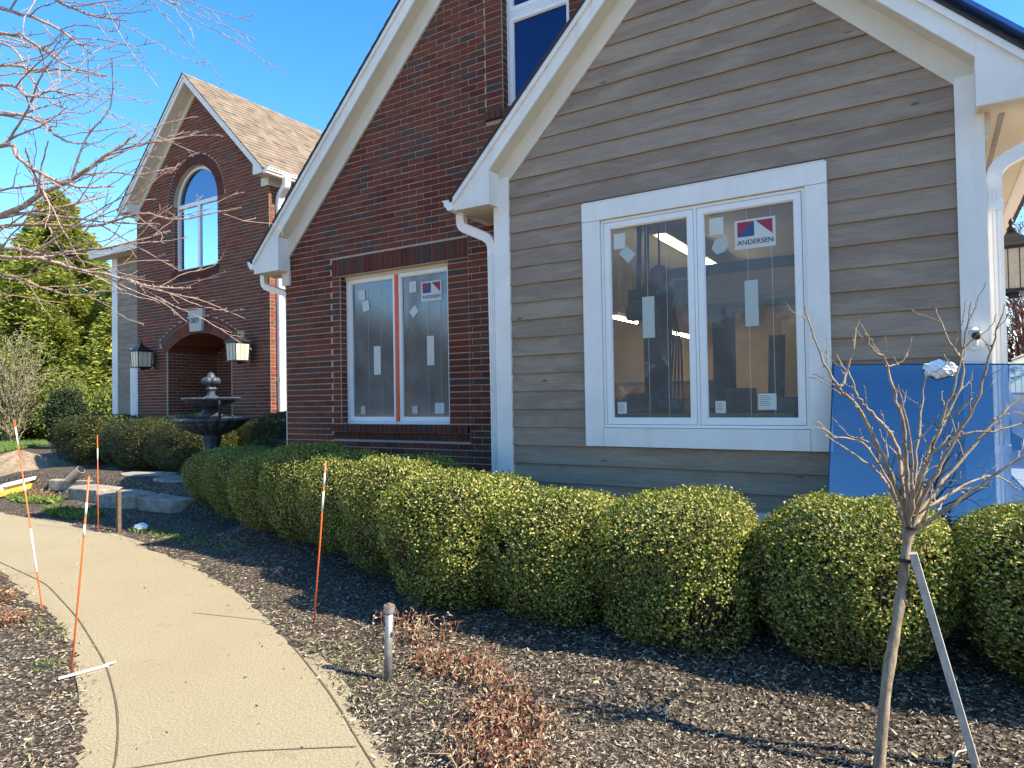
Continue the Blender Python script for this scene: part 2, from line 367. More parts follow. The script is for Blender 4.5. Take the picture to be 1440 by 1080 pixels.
def in_path(P):
    x, y = P[:, 0], P[:, 1]; ins = np.zeros(len(P), bool); n = len(PATHPOLY); j = n-1
    for i in range(n):
        xi, yi = PATHPOLY[i]; xj, yj = PATHPOLY[j]
        c = ((yi > y) != (yj > y)) & (x < (xj-xi)*(y-yi)/(yj-yi+1e-12)+xi); ins ^= c; j = i
    return ins
def sstep(x): x = np.clip(x, 0, 1); return x*x*(3-2*x)
def bumpy(x, y): return .012*np.sin(3.1*x+1.3*np.sin(2.3*y))+.010*np.sin(4.7*y+1.1*np.sin(3.7*x)+1)+.006*np.sin(9.1*x+2.0)*np.sin(8.3*y)
def gz(x, y):
    x = np.asarray(x, float).ravel(); y = np.asarray(y, float).ravel(); P = np.stack([x, y], 1)
    near = (x > -20) & (x < 4) & (y > -9) & (y < 9)
    d = np.full(len(x), 3.0); dL = np.full(len(x), 3.0); ins = np.zeros(len(x), bool)
    if near.any():
        d[near] = seg_dist(P[near], PRs); dL[near] = seg_dist(P[near], PLs); ins[near] = in_path(P[near])
    yr = np.interp(x, PRs[::-1, 0], PRs[::-1, 1])
    house = (y > yr) & ~ins
    yw = np.where(x > -3.33, 0.0, np.where(x > -6.77, .5, 3.3))
    yw = np.where((x <= -6.0) & (x > -8), np.interp(x, [-8, -6.77], [3.3, .5]), yw)
    f = np.clip(d/(d+np.maximum(yw-y, 0)+1e-6), 0, 1)
    f = np.where(y >= yw, 1, f)
    h = .40*np.clip(1-np.maximum(yw-y, 0)/2.0, 0, 1)**1.7*sstep(d/.7)
    h = np.where(y >= yw, .40, h)
    h = np.where(house, h, 0)
    step = sstep((y-.75-.12*np.sin(x*.9))/.35)*sstep((x+17)/2.0)*sstep((-7.0-x)/.5)
    h = np.where(house, np.maximum(h, step*.33), h)
    h = h*sstep((x+20)/4.0)
    far = np.maximum(np.abs(x+5), np.abs(y))
    e = np.minimum(d, dL)
    w = sstep(e/.1)
    bb = bumpy(x, y)*np.where(far < 40, 1, 0); k = sstep(e/.16)
    h = np.where(ins, (.006+.55*bb)*(1-k)-.06*k, h + bb*(.55+.45*w) + .008)
    return h
def gz1(x, y): return float(gz([x], [y])[0])
def axis_pts(lo, hi, step, ext):
    core = np.arange(lo, hi+1e-6, step); k = np.array([1, 2.5, 5, 9, 15, 25, 45, 80, 150, ext])
    return np.r_[lo-k[::-1], core, hi+k]
gx = axis_pts(-18, 2.5, .1, 400); gy = axis_pts(-6.5, 6, .1, 400)
X, Yg = np.meshgrid(gx, gy); Z = gz(X, Yg).reshape(X.shape)
V = np.stack([X.ravel(), Yg.ravel(), Z.ravel()], 1); nx = len(gx); ny = len(gy)
i = (np.arange(ny-1)[:, None]*nx + np.arange(nx-1)[None, :]).ravel()
ground = link('ground', np_mesh('ground', V, np.stack([i, i+1, i+nx+1, i+nx], 1), MAT['mulch'], smooth=True)); tag(ground, 'dark bark mulch bed', kind='structure')
# path : one slab with tooled joints as children
def strip(A, B, z, n=10):
    k = len(A); t = np.linspace(0, 1, n)
    P = A[:, None, :]*(1-t[None, :, None]) + B[:, None, :]*t[None, :, None]
    Zp = np.full((k, n), z); V = np.concatenate([P, Zp[..., None]], 2).reshape(-1, 3)
    i = (np.arange(k-1)[:, None]*n + np.arange(n-1)[None, :]).ravel()
    return V, np.stack([i, i+1, i+n+1, i+n], 1)
def outward(A, O, w):
    d = unit(np.gradient(A, axis=0)); nn = np.stack([-d[:, 1], d[:, 0]], 1); sg = np.sign(((A-O)*nn).sum(1, keepdims=True)); return A+nn*sg*w
V, F = strip(outward(PRs, PLs, .07), outward(PLs, PRs, .03), 0.0)
path = link('path', np_mesh('path', V, F[:, ::-1], MAT['concrete'])); tag(path, 'curving tan concrete walk', kind='structure')
def ribbon(pts, w, z, name, mat, parent):
    p = np.asarray(pts, float); d = unit(np.gradient(p, axis=0)); nrm = np.stack([-d[:, 1], d[:, 0]], 1)
    ww = w*(.75+.5*RNG.random((len(p), 1)))
    V, F = strip(p+nrm*ww/2, p-nrm*ww/2, z, 2); return link(name, np_mesh(name, V, F, mat), parent)
ribbon(resample([(-1.3,-3.38),(-2.40,-2.76),(-2.70,-2.57),(-3.2,-2.31),(-4.17,-1.83),(-5.75,-1.2),(-6.75,-1.02)], 60), .008, .004, 'joint', MAT['joint'], path)
ribbon(resample([(-2.2,-4.2),(-3.089,-3.502),(-3.649,-3.199),(-4.356,-2.897),(-5.483,-2.524),(-6.812,-2.16),(-8.2,-1.99)], 60), .009, .004, 'joint', MAT['joint'], path)
ribbon(resample([(-2.30,-2.84),(-2.75,-3.15),(-3.05,-3.5)], 24), .008, .004, 'joint', MAT['joint'], path)

# ------------------------------------------------------------------ the house
house = empty('house', (0, 0, 0), label='L-shaped brick house with grey-brown board gable in front and a far brick entrance gable', cat='house')
def P(name, mb, mats, label=None, parent=house, **kw):
    o = mb.build(name, mats, parent, **kw)
    if label: o['label'] = label
    return o
CH, CL, JO = .0667, .203, .010     # brick course, brick length, joint
def subtract(iv, holes):
    for (a, b) in holes:
        out = []
        for (p, q) in iv:
            if b <= p or a >= q: out.append((p, q)); continue
            if a > p: out.append((p, a))
            if b < q: out.append((b, q))
        iv = out
    return iv
def lay_bricks(mb, z0, z1, span, y, mi=1, z_org=2.206, holes=None, phase=0.0, axis='x', single=None, proud=.006):
    """span(z)->list of (lo,hi) intervals along the wall. axis 'x': wall faces -y at y; axis 'y': wall faces +x at x=y"""
    k = math.floor((z0-z_org)/CH); z = z_org + k*CH
    while z < z1:
        a, b = max(z+JO/2, z0), min(z+CH-JO/2, z1)
        if b-a > .012:
            iv = span((a+b)/2)
            if holes: iv = subtract(iv, holes((a+b)/2))
            off = phase + (CL/2 if k % 2 else 0)
            for (p, q) in iv:
                if single:
                    cuts = [(p, q)] if k % 2 or single == 1 else [(p, q)]
                else:
                    n0 = math.floor((p-off)/CL); cuts = []
                    while off+n0*CL < q:
                        cuts.append((max(p, off+n0*CL), min(q, off+(n0+1)*CL))); n0 += 1
                for (c, d) in cuts:
                    c2, d2 = c+JO/2, d-JO/2
                    if d2-c2 < .02: continue
                    j = random.uniform(-.0018, .0018); t = random.uniform(-.0012, .0012)
                    if axis == 'x': mb.box(c2, d2, y-proud+j, y+.02, a+t, b+t, mi, skip='k')
                    else: mb.box(y-.02, y+proud+j, c2, d2, a+t, b+t, mi, skip='l')
        z += CH; k += 1
def clip_rect(poly, x0, x1, z0, z1):
    def clip(poly, ins, cut):
        out = []
        for i in range(len(poly)):
            a, b = poly[i-1], poly[i]
            if ins(b):
                if not ins(a): out.append(cut(a, b))
                out.append(b)
            elif ins(a): out.append(cut(a, b))
        return out
    def cx(v): return lambda a, b: (v, a[1]+(b[1]-a[1])*(v-a[0])/(b[0]-a[0]))
    def cz(v): return lambda a, b: (a[0]+(b[0]-a[0])*(v-a[1])/(b[1]-a[1]), v)
    for ins, cut in ((lambda p: p[0] >= x0-1e-9, cx(x0)), (lambda p: p[0] <= x1+1e-9, cx(x1)), (lambda p: p[1] >= z0-1e-9, cz(z0)), (lambda p: p[1] <= z1+1e-9, cz(z1))):
        if not poly: return []
        poly = clip(poly, ins, cut)
    return poly
def sheet(mb, poly, y, holes=(), mi=0, arches=()):
    """flat wall sheet with rectangular holes (x0,x1,z0,z1); arches fill the top of a hole: (x0,x1,zs,fun)"""
    xs = sorted({-99, 99, *[h[0] for h in holes], *[h[1] for h in holes]}); zs = sorted({-99, 99, *[h[2] for h in holes], *[h[3] for h in holes]})
    for i in range(len(xs)-1):
        for j in range(len(zs)-1):
            cxm, czm = (xs[i]+xs[i+1])/2, (zs[j]+zs[j+1])/2
            if any(h[0] < cxm < h[1] and h[2] < czm < h[3] for h in holes): continue
            p = clip_rect(list(poly), xs[i], xs[i+1], zs[j], zs[j+1])
            if len(p) >= 3: mb.face([(a, y, b) for a, b in p], mi)
    for (x0, x1, zt, fun) in arches:
        n = 24; t = np.linspace(x0, x1, n+1)
        for k in range(n):
            mb.face([(t[k], y, fun(t[k])), (t[k+1], y, fun(t[k+1])), (t[k+1], y, zt), (t[k], y, zt)], mi)
def reveal(mb, x0, x1, z0, z1, ya, yb, mi=0, top=True):
    mb.face([(x0,ya,z0),(x0,yb,z0),(x0,yb,z1),(x0,ya,z1)], mi); mb.face([(x1,ya,z0),(x1,ya,z1),(x1,yb,z1),(x1,yb,z0)], mi)
    mb.face([(x0,ya,z0),(x1,ya,z0),(x1,yb,z0),(x0,yb,z0)], mi)
    if top: mb.face([(x0,ya,z1),(x0,yb,z1),(x1,yb,z1),(x1,ya,z1)], mi)

class Gable:
    def __init__(s, cx, sl, roof, fl, tl, he, hb, hw, zb, yw, yf, yb, xr=None, zbox=None):
        s.__dict__.update(locals())
def gable_trim(g, wing, sides=(-1, 1), shingle_course=False, eave_sides=(-1, 1), roof_sides=(-1, 1)):
    for sd in sides:
        X = lambda h: g.cx + sd*h
        top = g.roof-.035; lim = g.xr if (g.xr and sd > 0) else g.he
        clipx = (lambda poly: poly) if lim >= g.he else (lambda poly: clip_rect(poly, g.cx-99, g.cx+lim, -9, 99))
        zl = lambda ap, h: ap - g.sl*h
        # fascia with its eave return
        poly = [(X(0), g.fl), (X(0), top), (X(g.he), zl(top, g.he)), (X(g.he), g.zb), (X(g.hb), g.zb), (X(g.hb), zl(g.fl, g.hb))]
        mb = MB(); mb.prism(clipx(poly), g.yf, g.yf+.022); P('rake_fascia', mb, MAT['white'])
        mb = MB(); mb.prism(clipx([(X(0), top-.055), (X(0), top), (X(g.he), zl(top, g.he)), (X(g.he), zl(top-.055, g.he))]), g.yf-.022, g.yf-.003); P('rake_moulding', mb, MAT['white'])
        # sloping soffit
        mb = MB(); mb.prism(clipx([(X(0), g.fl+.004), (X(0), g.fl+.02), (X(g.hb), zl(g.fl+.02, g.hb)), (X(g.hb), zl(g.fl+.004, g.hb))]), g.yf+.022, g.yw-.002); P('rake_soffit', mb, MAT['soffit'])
        # frieze on the wall
        mb = MB(); hw = g.hw
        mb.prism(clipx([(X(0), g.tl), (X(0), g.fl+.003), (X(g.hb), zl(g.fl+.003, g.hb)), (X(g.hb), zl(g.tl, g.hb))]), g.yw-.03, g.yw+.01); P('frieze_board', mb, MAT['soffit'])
        if sd in eave_sides and lim >= g.he:
            x0, x1 = sorted((X(g.hb), X(g.hb)+sd*.018))
            mb = MB(); mb.prism([(g.yf+.022, g.zb), (g.yw, g.zb), (g.yw, zl(g.fl, g.hb)), (g.yf+.022, zl(g.fl, g.hb))], x0, x1, axis='x'); P('return_side_board', mb, MAT['white'])
            x0, x1 = sorted((X(g.hb)+sd*.02, X(g.he)-sd*.0)); 
            mb = MB(); mb.box(x0, x1, g.yf+.024, g.yw+.0, g.zb+.006, g.zb+.02)
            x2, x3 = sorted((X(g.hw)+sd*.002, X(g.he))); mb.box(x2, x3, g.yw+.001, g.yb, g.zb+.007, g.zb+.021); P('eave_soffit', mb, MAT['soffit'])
            # eave fascia + gutter (ogee) along the eave
            xe = X(g.he); zt = zl(top, g.he)
            mb = MB(); x0, x1 = sorted((xe, xe-sd*.02)); mb.box(x0, x1, g.yf+.023, g.yb, g.zb, zt); P('eave_fascia', mb, MAT['white'])
            prof = [(0,0),(.075,0),(.092,.03),(.115,.05),(.118,.085),(.135,.092),(.135,.105),(.125,.105),(.11,.09),(.105,.055),(.07,.012),(.008,.012),(.008,.105),(0,.105)]
            zg = zt-.105
            mb = MB(); mb.prism([(xe+sd*(a+.002), zg+b) for a, b in prof], g.yf+.004, g.yb)
            mb.prism([(xe+sd*(a+.002), zg+b) for a, b in [(.004,.002),(.075,.002),(.09,.032),(.112,.05),(.116,.09),(.13,.1),(.004,.1)]], g.yf-.001, g.yf+.003)
            P('gutter', mb, MAT['alu'])
    for sd in roof_sides:
        X = lambda h: g.cx + sd*h
        he = g.he+.035; y0 = g.yf-.03
        mb = MB(); n = int(math.hypot(he, he*g.sl)/.14)
        mb.prism([(X(0), g.roof-.034), (X(0), g.roof-.012), (X(he), g.roof-.012-g.sl*he), (X(he), g.roof-.034-g.sl*he)], y0, g.yb, mi=1)
        nv = math.hypot(1, g.sl); nxn, nzn = sd*g.sl/nv, 1/nv
        for k in range(n):
            h0, h1 = he*k/n, he*(k+1)/n+.004
            a = (X(h0)+nxn*.001, g.roof-.012-g.sl*h0+nzn*.001); b = (X(h1)+nxn*.009, g.roof-.012-g.sl*h1+nzn*.009); c = (X(h1), g.roof-.012-g.sl*h1)
            mb.face([(a[0], y0-.006, a[1]), (a[0], g.yb, a[1]), (b[0], g.yb, b[1]), (b[0], y0-.006, b[1])], 0)
            mb.face([(b[0], y0-.006, b[1]), (b[0], g.yb, b[1]), (c[0], g.yb, c[1]), (c[0], y0-.006, c[1])], 0)
        o = P('roof', mb, [MAT['shingle'], MAT['dark_edge']], uv=False, fix=False)
        me = o.data; ul = me.uv_layers.new(name='UVMap')       # along the slope / along the ridge, in metres
        for l in me.loops:
            co = me.vertices[l.vertex_index].co; ul.data[l.index].uv = (co.y, abs(co.x-g.cx)*nv)
    return g

# gable with boards (nearest), brick gable beside it, far brick gable
G1 = Gable(-1.502, 1.0, 5.625, 5.396, 5.204, 2.158, 1.773, 1.82, 3.317, 0.0, -.185, .49)
G2 = Gable(-3.2, 1.0, 7.335, 7.09, 6.86, 3.937, 3.485, 3.57, 3.197, .5, .315, 10.4, xr=1.55)
G3 = Gable(-12.82, .985, 8.37, 8.17, 8.04, 2.44, 2.15, 2.26, 5.85, 3.3, 3.0, 10.5)
gable_trim(G1, 'front', eave_sides=(-1, 1)); gable_trim(G2, 'brick', eave_sides=(-1,)); gable_trim(G3, 'entrance')
mb = MB(); mb.prism([(-1.45+.9, 5.62-.9+.012), (-1.45+.9, 5.62-.9+.04), (.74, 3.435+.04), (.74, 3.435+.004)], -.226, .25); P('roof_covering', mb, simple('blue_roof_sheet', (.05,.14,.42), .5, .2, 12), label='blue sheeting along the right roof edge')  # thin blue slab laid over the right roof edge
# right eave of the front gable runs on along the whole house
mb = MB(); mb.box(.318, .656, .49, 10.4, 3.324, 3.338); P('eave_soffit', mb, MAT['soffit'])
mb = MB(); mb.box(.636, .656, .49, 10.4, 3.317, 3.43); P('eave_fascia', mb, MAT['white'])
mb = MB(); mb.prism([(.658+a, 3.327+b) for a, b in [(0,0),(.075,0),(.092,.03),(.115,.05),(.118,.085),(.135,.092),(.135,.105),(.125,.105),(.11,.09),(.105,.055),(.07,.012),(.008,.012),(.008,.105),(0,.105)]], .492, 10.4); P('gutter', mb, MAT['alu'])
mb = MB(); mb.box(.3185, .352, .0, 8.5, 3.2, 3.323); P('frieze_board', mb, MAT['soffit'], label='narrow frieze board under the right eave')
mb = MB(); mb.box(.40, .43, .05, 8.4, 3.3205, 3.3235, 0); P('soffit_vent', mb, MAT['steel'])

# --- front gable of lapped boards
W1 = (-2.285, -.725, 1.346, 3.045)                     # window unit
T1 = (-2.446, -.580, 1.193, 3.198)                     # its casing
sid = MB(); z = 3.541-.157*18
tlim = lambda z: min(1.668, 5.204+.02-z)
while z < 5.25:
    za, zb = max(z, .737), z+.157
    if zb > .74:
        def lim(zz): return min(1.676, 5.222-zz)
        ha, hb = lim(za), lim(zb)
        if ha > .01:
            hb = max(hb, .004); cx = -1.502
            segs = [(cx-ha, cx+ha, cx-hb, cx+hb)]
            if zb > T1[2] and za < T1[3]:
                segs = [(cx-ha, T1[0]+.004, cx-hb, T1[0]+.004), (T1[1]-.004, cx+ha, T1[1]-.004, cx+hb)]
                # part course above / below the casing
                if za < T1[2]-.012: pass
            yb_, yt_ = -.0205+random.uniform(-.002, .002), -.004
            for (a0, a1, b0, b1) in segs:
                n0 = 5 if a1-a0 > 2.5 else 2
                sag = [random.uniform(-.0012, .0012) for _ in range(n0+1)]
                for q in range(n0):
                    t0, t1 = q/n0, (q+1)/n0
                    pts = lambda t, s_: ((a0+(a1-a0)*t, yb_, za+s_), (b0+(b1-b0)*t, yt_, zb))
                    (l0, u0), (l1, u1) = pts(t0, sag[q]), pts(t1, sag[q+1])
                    if q == 0: base = len(sid.v)
                    n_ = len(sid.v)
                    sid.v += [l0, l1, u1, u0, (l0[0], -.001, l0[2]), (l1[0], -.001, l1[2])] 
                    sid.f += [(n_, n_+1, n_+2, n_+3), (n_+4, n_+5, n_+1, n_)]; sid.m += [0, 0]
            if zb > T1[2] and za < T1[2]-.012:
                sid.face([(T1[0], yb_, za), (T1[1], yb_, za), (T1[1], yb_+.013*(T1[2]-za)/.157, T1[2]+.01), (T1[0], yb_+.013*(T1[2]-za)/.157, T1[2]+.01)])
                sid.face([(T1[0], -.001, za), (T1[1], -.001, za), (T1[1], yb_, za), (T1[0], yb_, za)])
            if za < T1[3] and zb > T1[3]+.012:
                sid.face([(T1[0], yb_+.013*(T1[3]-za)/.157, T1[3]-.01), (T1[1], yb_+.013*(T1[3]-za)/.157, T1[3]-.01), (T1[1], yt_, zb), (T1[0], yt_, zb)])
    z += .157
me_s = sid
# weld the pieces of one board so each board is a single island
o = None
def weld(mbx, name, mat, label):
    me = bpy.data.meshes.new(name); me.from_pydata(mbx.v, [], mbx.f); me.materials.append(mat)
    bm = bmesh.new(); bm.from_mesh(me); bmesh.ops.remove_doubles(bm, verts=bm.verts, dist=.0004); bm.to_mesh(me); bm.free()
    box_uv(me); o = link(name, me, house); o['label'] = label; return o
weld(sid, 'siding', MAT['siding'], 'gable wall of lapped grey-brown painted boards')
mb = MB(); sheet(mb, [(-3.328,.3),(.31,.3),(.31,3.57),(-1.502,5.39),(-3.328,3.57)], .004, [(W1[0]-.0, W1[1]+.0, W1[2]-.0, W1[3]+.0)]); P('sheathing', mb, MAT['dark_room'])
mb = MB()
mb.box(-3.328, -3.17, -.034, .05, .74, 3.575); P('corner_board', mb, MAT['white'])
mb = MB(); mb.box(.166, .318, -.034, .06, .74, 3.575); mb.box(.292, .318, .06, .16, .74, 3.575); P('corner_board', mb, MAT['white'])
mb = MB(); mb.box(-3.33, .32, -.04, .0, .565, .738); P('water_table', mb, MAT['white_new'])
mb = MB(); mb.box(-3.32, .31, -.012, .0, -.3, .564); mb.box(.3,.312,.002,8.4,-.3,.74); P('foundation', mb, MAT['foundation'])
mb = MB(); zz = .741
while zz < 3.32:
    z2 = min(zz+.157, 3.323); mb.face([(.330, .161, zz), (.330, 8.4, zz), (.319, 8.4, z2), (.319, .161, z2)]); mb.face([(.317, .161, zz), (.317, 8.4, zz), (.330, 8.4, zz), (.330, .161, zz)]); zz += .157
mb.box(.306, .317, .161, 8.4, .741, 3.323); P('side_wall', mb, MAT['siding'], label='right side wall of lapped grey-brown boards')
mb = MB(); mb.box(-3.328, -3.318, .051, .499, -.3, 3.4); P('side_wall', mb, MAT['siding'])
# --- windows
def casement(win, x0, x1, z0, z1, y, glass, n=2, fr=.026, sw=.046, depth=.05):
    """outer frame = the window mesh itself; each sash and pane is a part of the window"""
    mid = [x0+(x1-x0)*k/n for k in range(n+1)]
    for k in range(n):
        a, b = mid[k]+(fr if k == 0 else fr*.55), mid[k+1]-(fr if k == n-1 else fr*.55)
        c, d = z0+fr, z1-fr
        mb = MB(); ys = y-.004
        mb.box(a, a+sw, ys, ys+depth, c, d); mb.box(b-sw, b, ys, ys+depth, c, d)
        mb.box(a+sw, b-sw, ys, ys+depth, c, c+sw); mb.box(a+sw, b-sw, ys, ys+depth, d-sw, d)
        g = .008; yy = ys+.012    # glazing bead
        for (p, q, r_, s_) in ((a+sw, a+sw+g, c+sw, d-sw), (b-sw-g, b-sw, c+sw, d-sw), (a+sw+g, b-sw-g, c+sw, c+sw+g), (a+sw+g, b-sw-g, d-sw-g, d-sw)):
            mb.box(p, q, yy, yy+.02, r_, s_)
        mb.build('sash', MAT['vinyl'], win)
        mb = MB(); mb.face([(a+sw, ys+.026, c+sw), (b-sw, ys+.026, c+sw), (b-sw, ys+.026, d-sw), (a+sw, ys+.026, d-sw)]); mb.build('pane', glass, win)
def frame(mb, x0, x1, z0, z1, y, fr=.022, depth=.1, n=2):
    mb.box(x0, x0+fr, y, y+depth, z0, z1); mb.box(x1-fr, x1, y, y+depth, z0, z1)
    mb.box(x0+fr, x1-fr, y, y+depth, z0, z0+fr); mb.box(x0+fr, x1-fr, y, y+depth, z1-fr, z1)
    for k in range(1, n):
        m = x0+(x1-x0)*k/n; mb.box(m-fr*.5, m+fr*.5, y, y+depth, z0+fr, z1-fr)
mb = MB(); frame(mb, *W1, -.018); win1 = P('window', mb, MAT['vinyl'], label='wide double casement window in a broad white casing')
casement(win1, *W1, -.014, MAT['glass'])
mb = MB()
mb.box(T1[0], T1[1], -.046, -.002, W1[3]+.004, T1[3]); mb.box(T1[0], W1[0]-.004, -.043, -.002, T1[2], W1[3]+.001)
mb.box(W1[1]+.004, T1[1], -.043, -.002, T1[2], W1[3]+.001); mb.box(W1[0]-.001, W1[1]+.001, -.0425, -.002, T1[2], W1[2]-.004)
mb.build('casing', MAT['white_new'], win1)
mb = MB(); mb.box(T1[0]+.01, T1[1]-.01, -.05, -.002, T1[3]+.001, T1[3]+.008); mb.build('drip_cap', MAT['alu'], win1)
W2 = (-5.826, -4.268, 1.331, 3.040)
mb = MB(); frame(mb, *W2, .592); win2 = P('window', mb, MAT['vinyl'], label='double casement window set into the brick gable')
casement(win2, *W2, .596, MAT['glass_low'])
mb = MB(); mb.box(W2[0]+.0, W2[1]-.0, .57, .5915, W2[3]-.03, W2[3]+.012); mb.build('head_trim', MAT['soffit'], win2)
mb = MB(); mb.box(-5.072, -5.022, .582, .5905, 1.36, 3.0); t_ = mb.build('tape', MAT['tape'], win2); t_['label'] = 'strip of orange tape down the middle of the window'
WU = (-3.545, -2.795, 4.47, 5.44)
mb = MB(); frame(mb, WU[0], WU[1], WU[2], WU[3], .59, n=1); frame(mb, WU[0], WU[1], 5.444, 6.25, .59, n=1); win3 = P('window', mb, MAT['vinyl'], label='tall upper window in the brick gable')
casement(win3, *WU, .594, MAT['glass_navy'], n=1); casement(win3, WU[0], WU[1], 5.444, 6.25, .594, MAT['glass_navy'], n=1)
AX0, AX1, AZ0, AZS = -13.68, -12.17, 4.405, 5.80; AC = (AX0+AX1)/2; AR = (AX1-AX0)/2
archz = lambda x: AZS + math.sqrt(max(0, AR*AR-(x-AC)**2))
mb = MB()
fr = .055; y = 3.385
mb.box(AX0, AX0+fr, y, y+.07, AZ0, AZS); mb.box(AX1-fr, AX1, y, y+.07, AZ0, AZS); mb.box(AX0+fr, AX1-fr, y, y+.07, AZ0, AZ0+fr)
mb.box(AX0+fr, AX1-fr, y-.006, y+.07, AZS-.05, AZS+.03); mb.box(AC-.04, AC+.04, y, y+.07, AZ0+fr, AZS-.05)
n = 28
for k in range(n):
    a0, a1 = math.pi*k/n, math.pi*(k+1)/n; ca = [(AC+r_*math.cos(a), AZS+r_*math.sin(a)) for r_, a in ((AR, a0), (AR, a1), (AR-fr, a1), (AR-fr, a0))]
    mb.prism(ca, y, y+.07)
win4 = P('window', mb, MAT['vinyl'], label='arched upper window in the far brick gable')
for (a, b) in ((AX0+fr, AC-.04), (AC+.04, AX1-fr)):
    mb = MB(); mb.face([(a, y+.03, AZ0+fr), (b, y+.03, AZ0+fr), (b, y+.03, AZS-.05), (a, y+.03, AZS-.05)]); mb.build('pane', MAT['glass_mirror'], win4)
mb = MB(); mb.face([(AX0+fr, y+.03, AZS+.03)]+[(AC+(AR-fr)*math.cos(a), y+.03, AZS+.03+(AR-fr-.03)*math.sin(a)) for a in np.linspace(math.pi, 0, 25)][1:-1]+[(AX1-fr, y+.03, AZS+.03)])
p_ = mb.build('pane', MAT['glass_mirror'], win4); p_['label'] = 'half-round top pane'

# --- brick gable
H2 = [(-5.835, -4.262, 1.33, 3.045), (-3.543, -2.797, 4.462, 6.3)]
poly2 = [(-6.77, -.3), (.30, -.3), (.30, 3.5), (-3.2, 7.0), (-6.77, 3.43)]
mb = MB(); sheet(mb, poly2, .5, H2+[(-3.31, 9, -9, 3.77)])
def span2(z): 
    h = min(3.57, 6.95-z) if z > 3.0 else 3.57
    return [(-3.2-h, min(-3.2+h, -3.0 if z < 4.2 else -1.9))]
def holes2(z):
    h = []
    if 1.152 < z < 3.262: h.append((-5.96, -3.999))
    if 4.37 < z < 6.3: h.append((-3.744, -2.6))
    return h
lay_bricks(mb, .2, 6.9, span2, .5, holes=holes2)
lay_bricks(mb, 1.335, 3.045, lambda z: [(-5.96, -5.835)], .5, single=1); lay_bricks(mb, 1.335, 3.045, lambda z: [(-4.262, -3.999)], .5, single=1)
lay_bricks(mb, 4.465, 6.3, lambda z: [(-3.744, -3.543)], .5, single=1); lay_bricks(mb, 4.465, 6.3, lambda z: [(-2.797, -2.6)], .5, single=1)
for h in H2: reveal(mb, *h, .5, .62)
for (xa, sg, hz) in ((-5.835, 1, (1.335, 3.045)), (-3.543, 1, (4.465, 6.3))):   # bricks turning into the reveal
    lay_bricks(mb, hz[0], hz[1], lambda z: [(.506, .60)], xa, axis='y', single=1, proud=.003)
P('brick_wall', mb, [MAT['mortar'], MAT['brick']], label='red brick gable wall')
def soldier(mb, x0, x1, z0, z1, y, proud=.008, w=CH, mi=0, tilt=0):
    n = max(1, round((x1-x0)/w)); w = (x1-x0)/n
    for k in range(n):
        j = random.uniform(-.002, .002)
        mb.box(x0+k*w+JO*.45, x0+(k+1)*w-JO*.45, y-proud+j, y+.02, z0+JO/2, z1-JO/2, mi, skip='k')
mb = MB(); soldier(mb, -5.96, -3.999, 3.05, 3.258, .5); P('soldier_course', mb, MAT['soldier'])
mb = MB(); soldier(mb, -5.96, -3.999, 1.243, 1.335, .5, .05); soldier(mb, -5.96, -3.999, 1.155, 1.243, .5, .008); mb.box(-5.955, -4.004, .462, .5, 1.25, 1.328, 1); P('brick_sill', mb, [MAT['soldier'], MAT['mortar']])
mb = MB(); soldier(mb, -3.744, -2.6, 4.375, 4.462, .5, .05); P('brick_sill', mb, MAT['soldier'])
mb = MB(); mb.face([(-6.77, .5, -.3), (-6.77, .5, 3.6), (-6.77, 8.5, 3.6), (-6.77, 8.5, -.3)])
lay_bricks(mb, .2, 3.2, lambda z: [(.5, 2.2)], 0, axis='y') if False else None
P('side_wall', mb, MAT['mortar'], label='hidden left side of the brick gable')
mb = MB()
kz = 2.206-CH*30
while kz < 3.2:                                   # corner bricks wrapping round the left corner
    for q in range(9): mb.box(-6.776, -6.75, .506+q*CL+JO/2, .506+(q+1)*CL-JO/2, kz+JO/2, kz+CH-JO/2, 0, skip='r')
    kz += CH
P('side_bricks', mb, MAT['brick'])
mb = MB(); mb.box(-6.80, -6.672, .462, .52, 3.03, 3.196); P('frieze_block', mb, MAT['soffit'])

# --- far entrance gable
DX0, DX1, DZS, DRI = -13.95, -11.77, 2.73, .33
DC = (DX0+DX1)/2; DH = (DX1-DX0)/2; DR = (DH*DH+DRI*DRI)/(2*DRI); DCZ = DZS+DRI-DR
doorz = lambda x, r=DR: DCZ+math.sqrt(max(0, r*r-(x-DC)**2))
H3 = [(AX0, AX1, AZ0, AZS+AR), (DX0, DX1, -.5, DZS+DRI)]
poly3 = [(-15.10, -.3), (-10.59, -.3), (-10.59, 5.95), (-12.82, 8.15), (-15.10, 5.9)]
mb = MB(); sheet(mb, poly3, 3.3, H3, arches=[(AX0, AX1, AZS+AR, archz), (DX0, DX1, DZS+DRI, doorz)])
def span3(z):
    h = min(2.3, (8.10-z)/.985) if z > 5.7 else 2.3
    return [(max(-15.10, -12.82-h), min(-10.59, -12.82+h))]
def holes3(z):
    h = []
    RO = AR+.235
    if AZ0-.26 < z <= AZ0: h.append((AX0-.05, AX1+.05))
    if AZ0 < z <= AZS: h.append((AX0, AX1))
    elif AZS < z < AZS+RO: w = math.sqrt(RO*RO-(z-AZS)**2); h.append((AC-w, AC+w))
    RD = DR+.345
    if z <= DCZ+RD*math.cos(.575): h.append((-14.24, -11.36))
    elif z < DCZ+RD: w = math.sqrt(RD*RD-(z-DCZ)**2); h.append((DC-w, DC+w))
    if 3.08 < z < 3.53: h.append((-13.1, -12.6))
    return h
lay_bricks(mb, .2, 8.1, span3, 3.3, mi=1, holes=holes3, phase=.07)
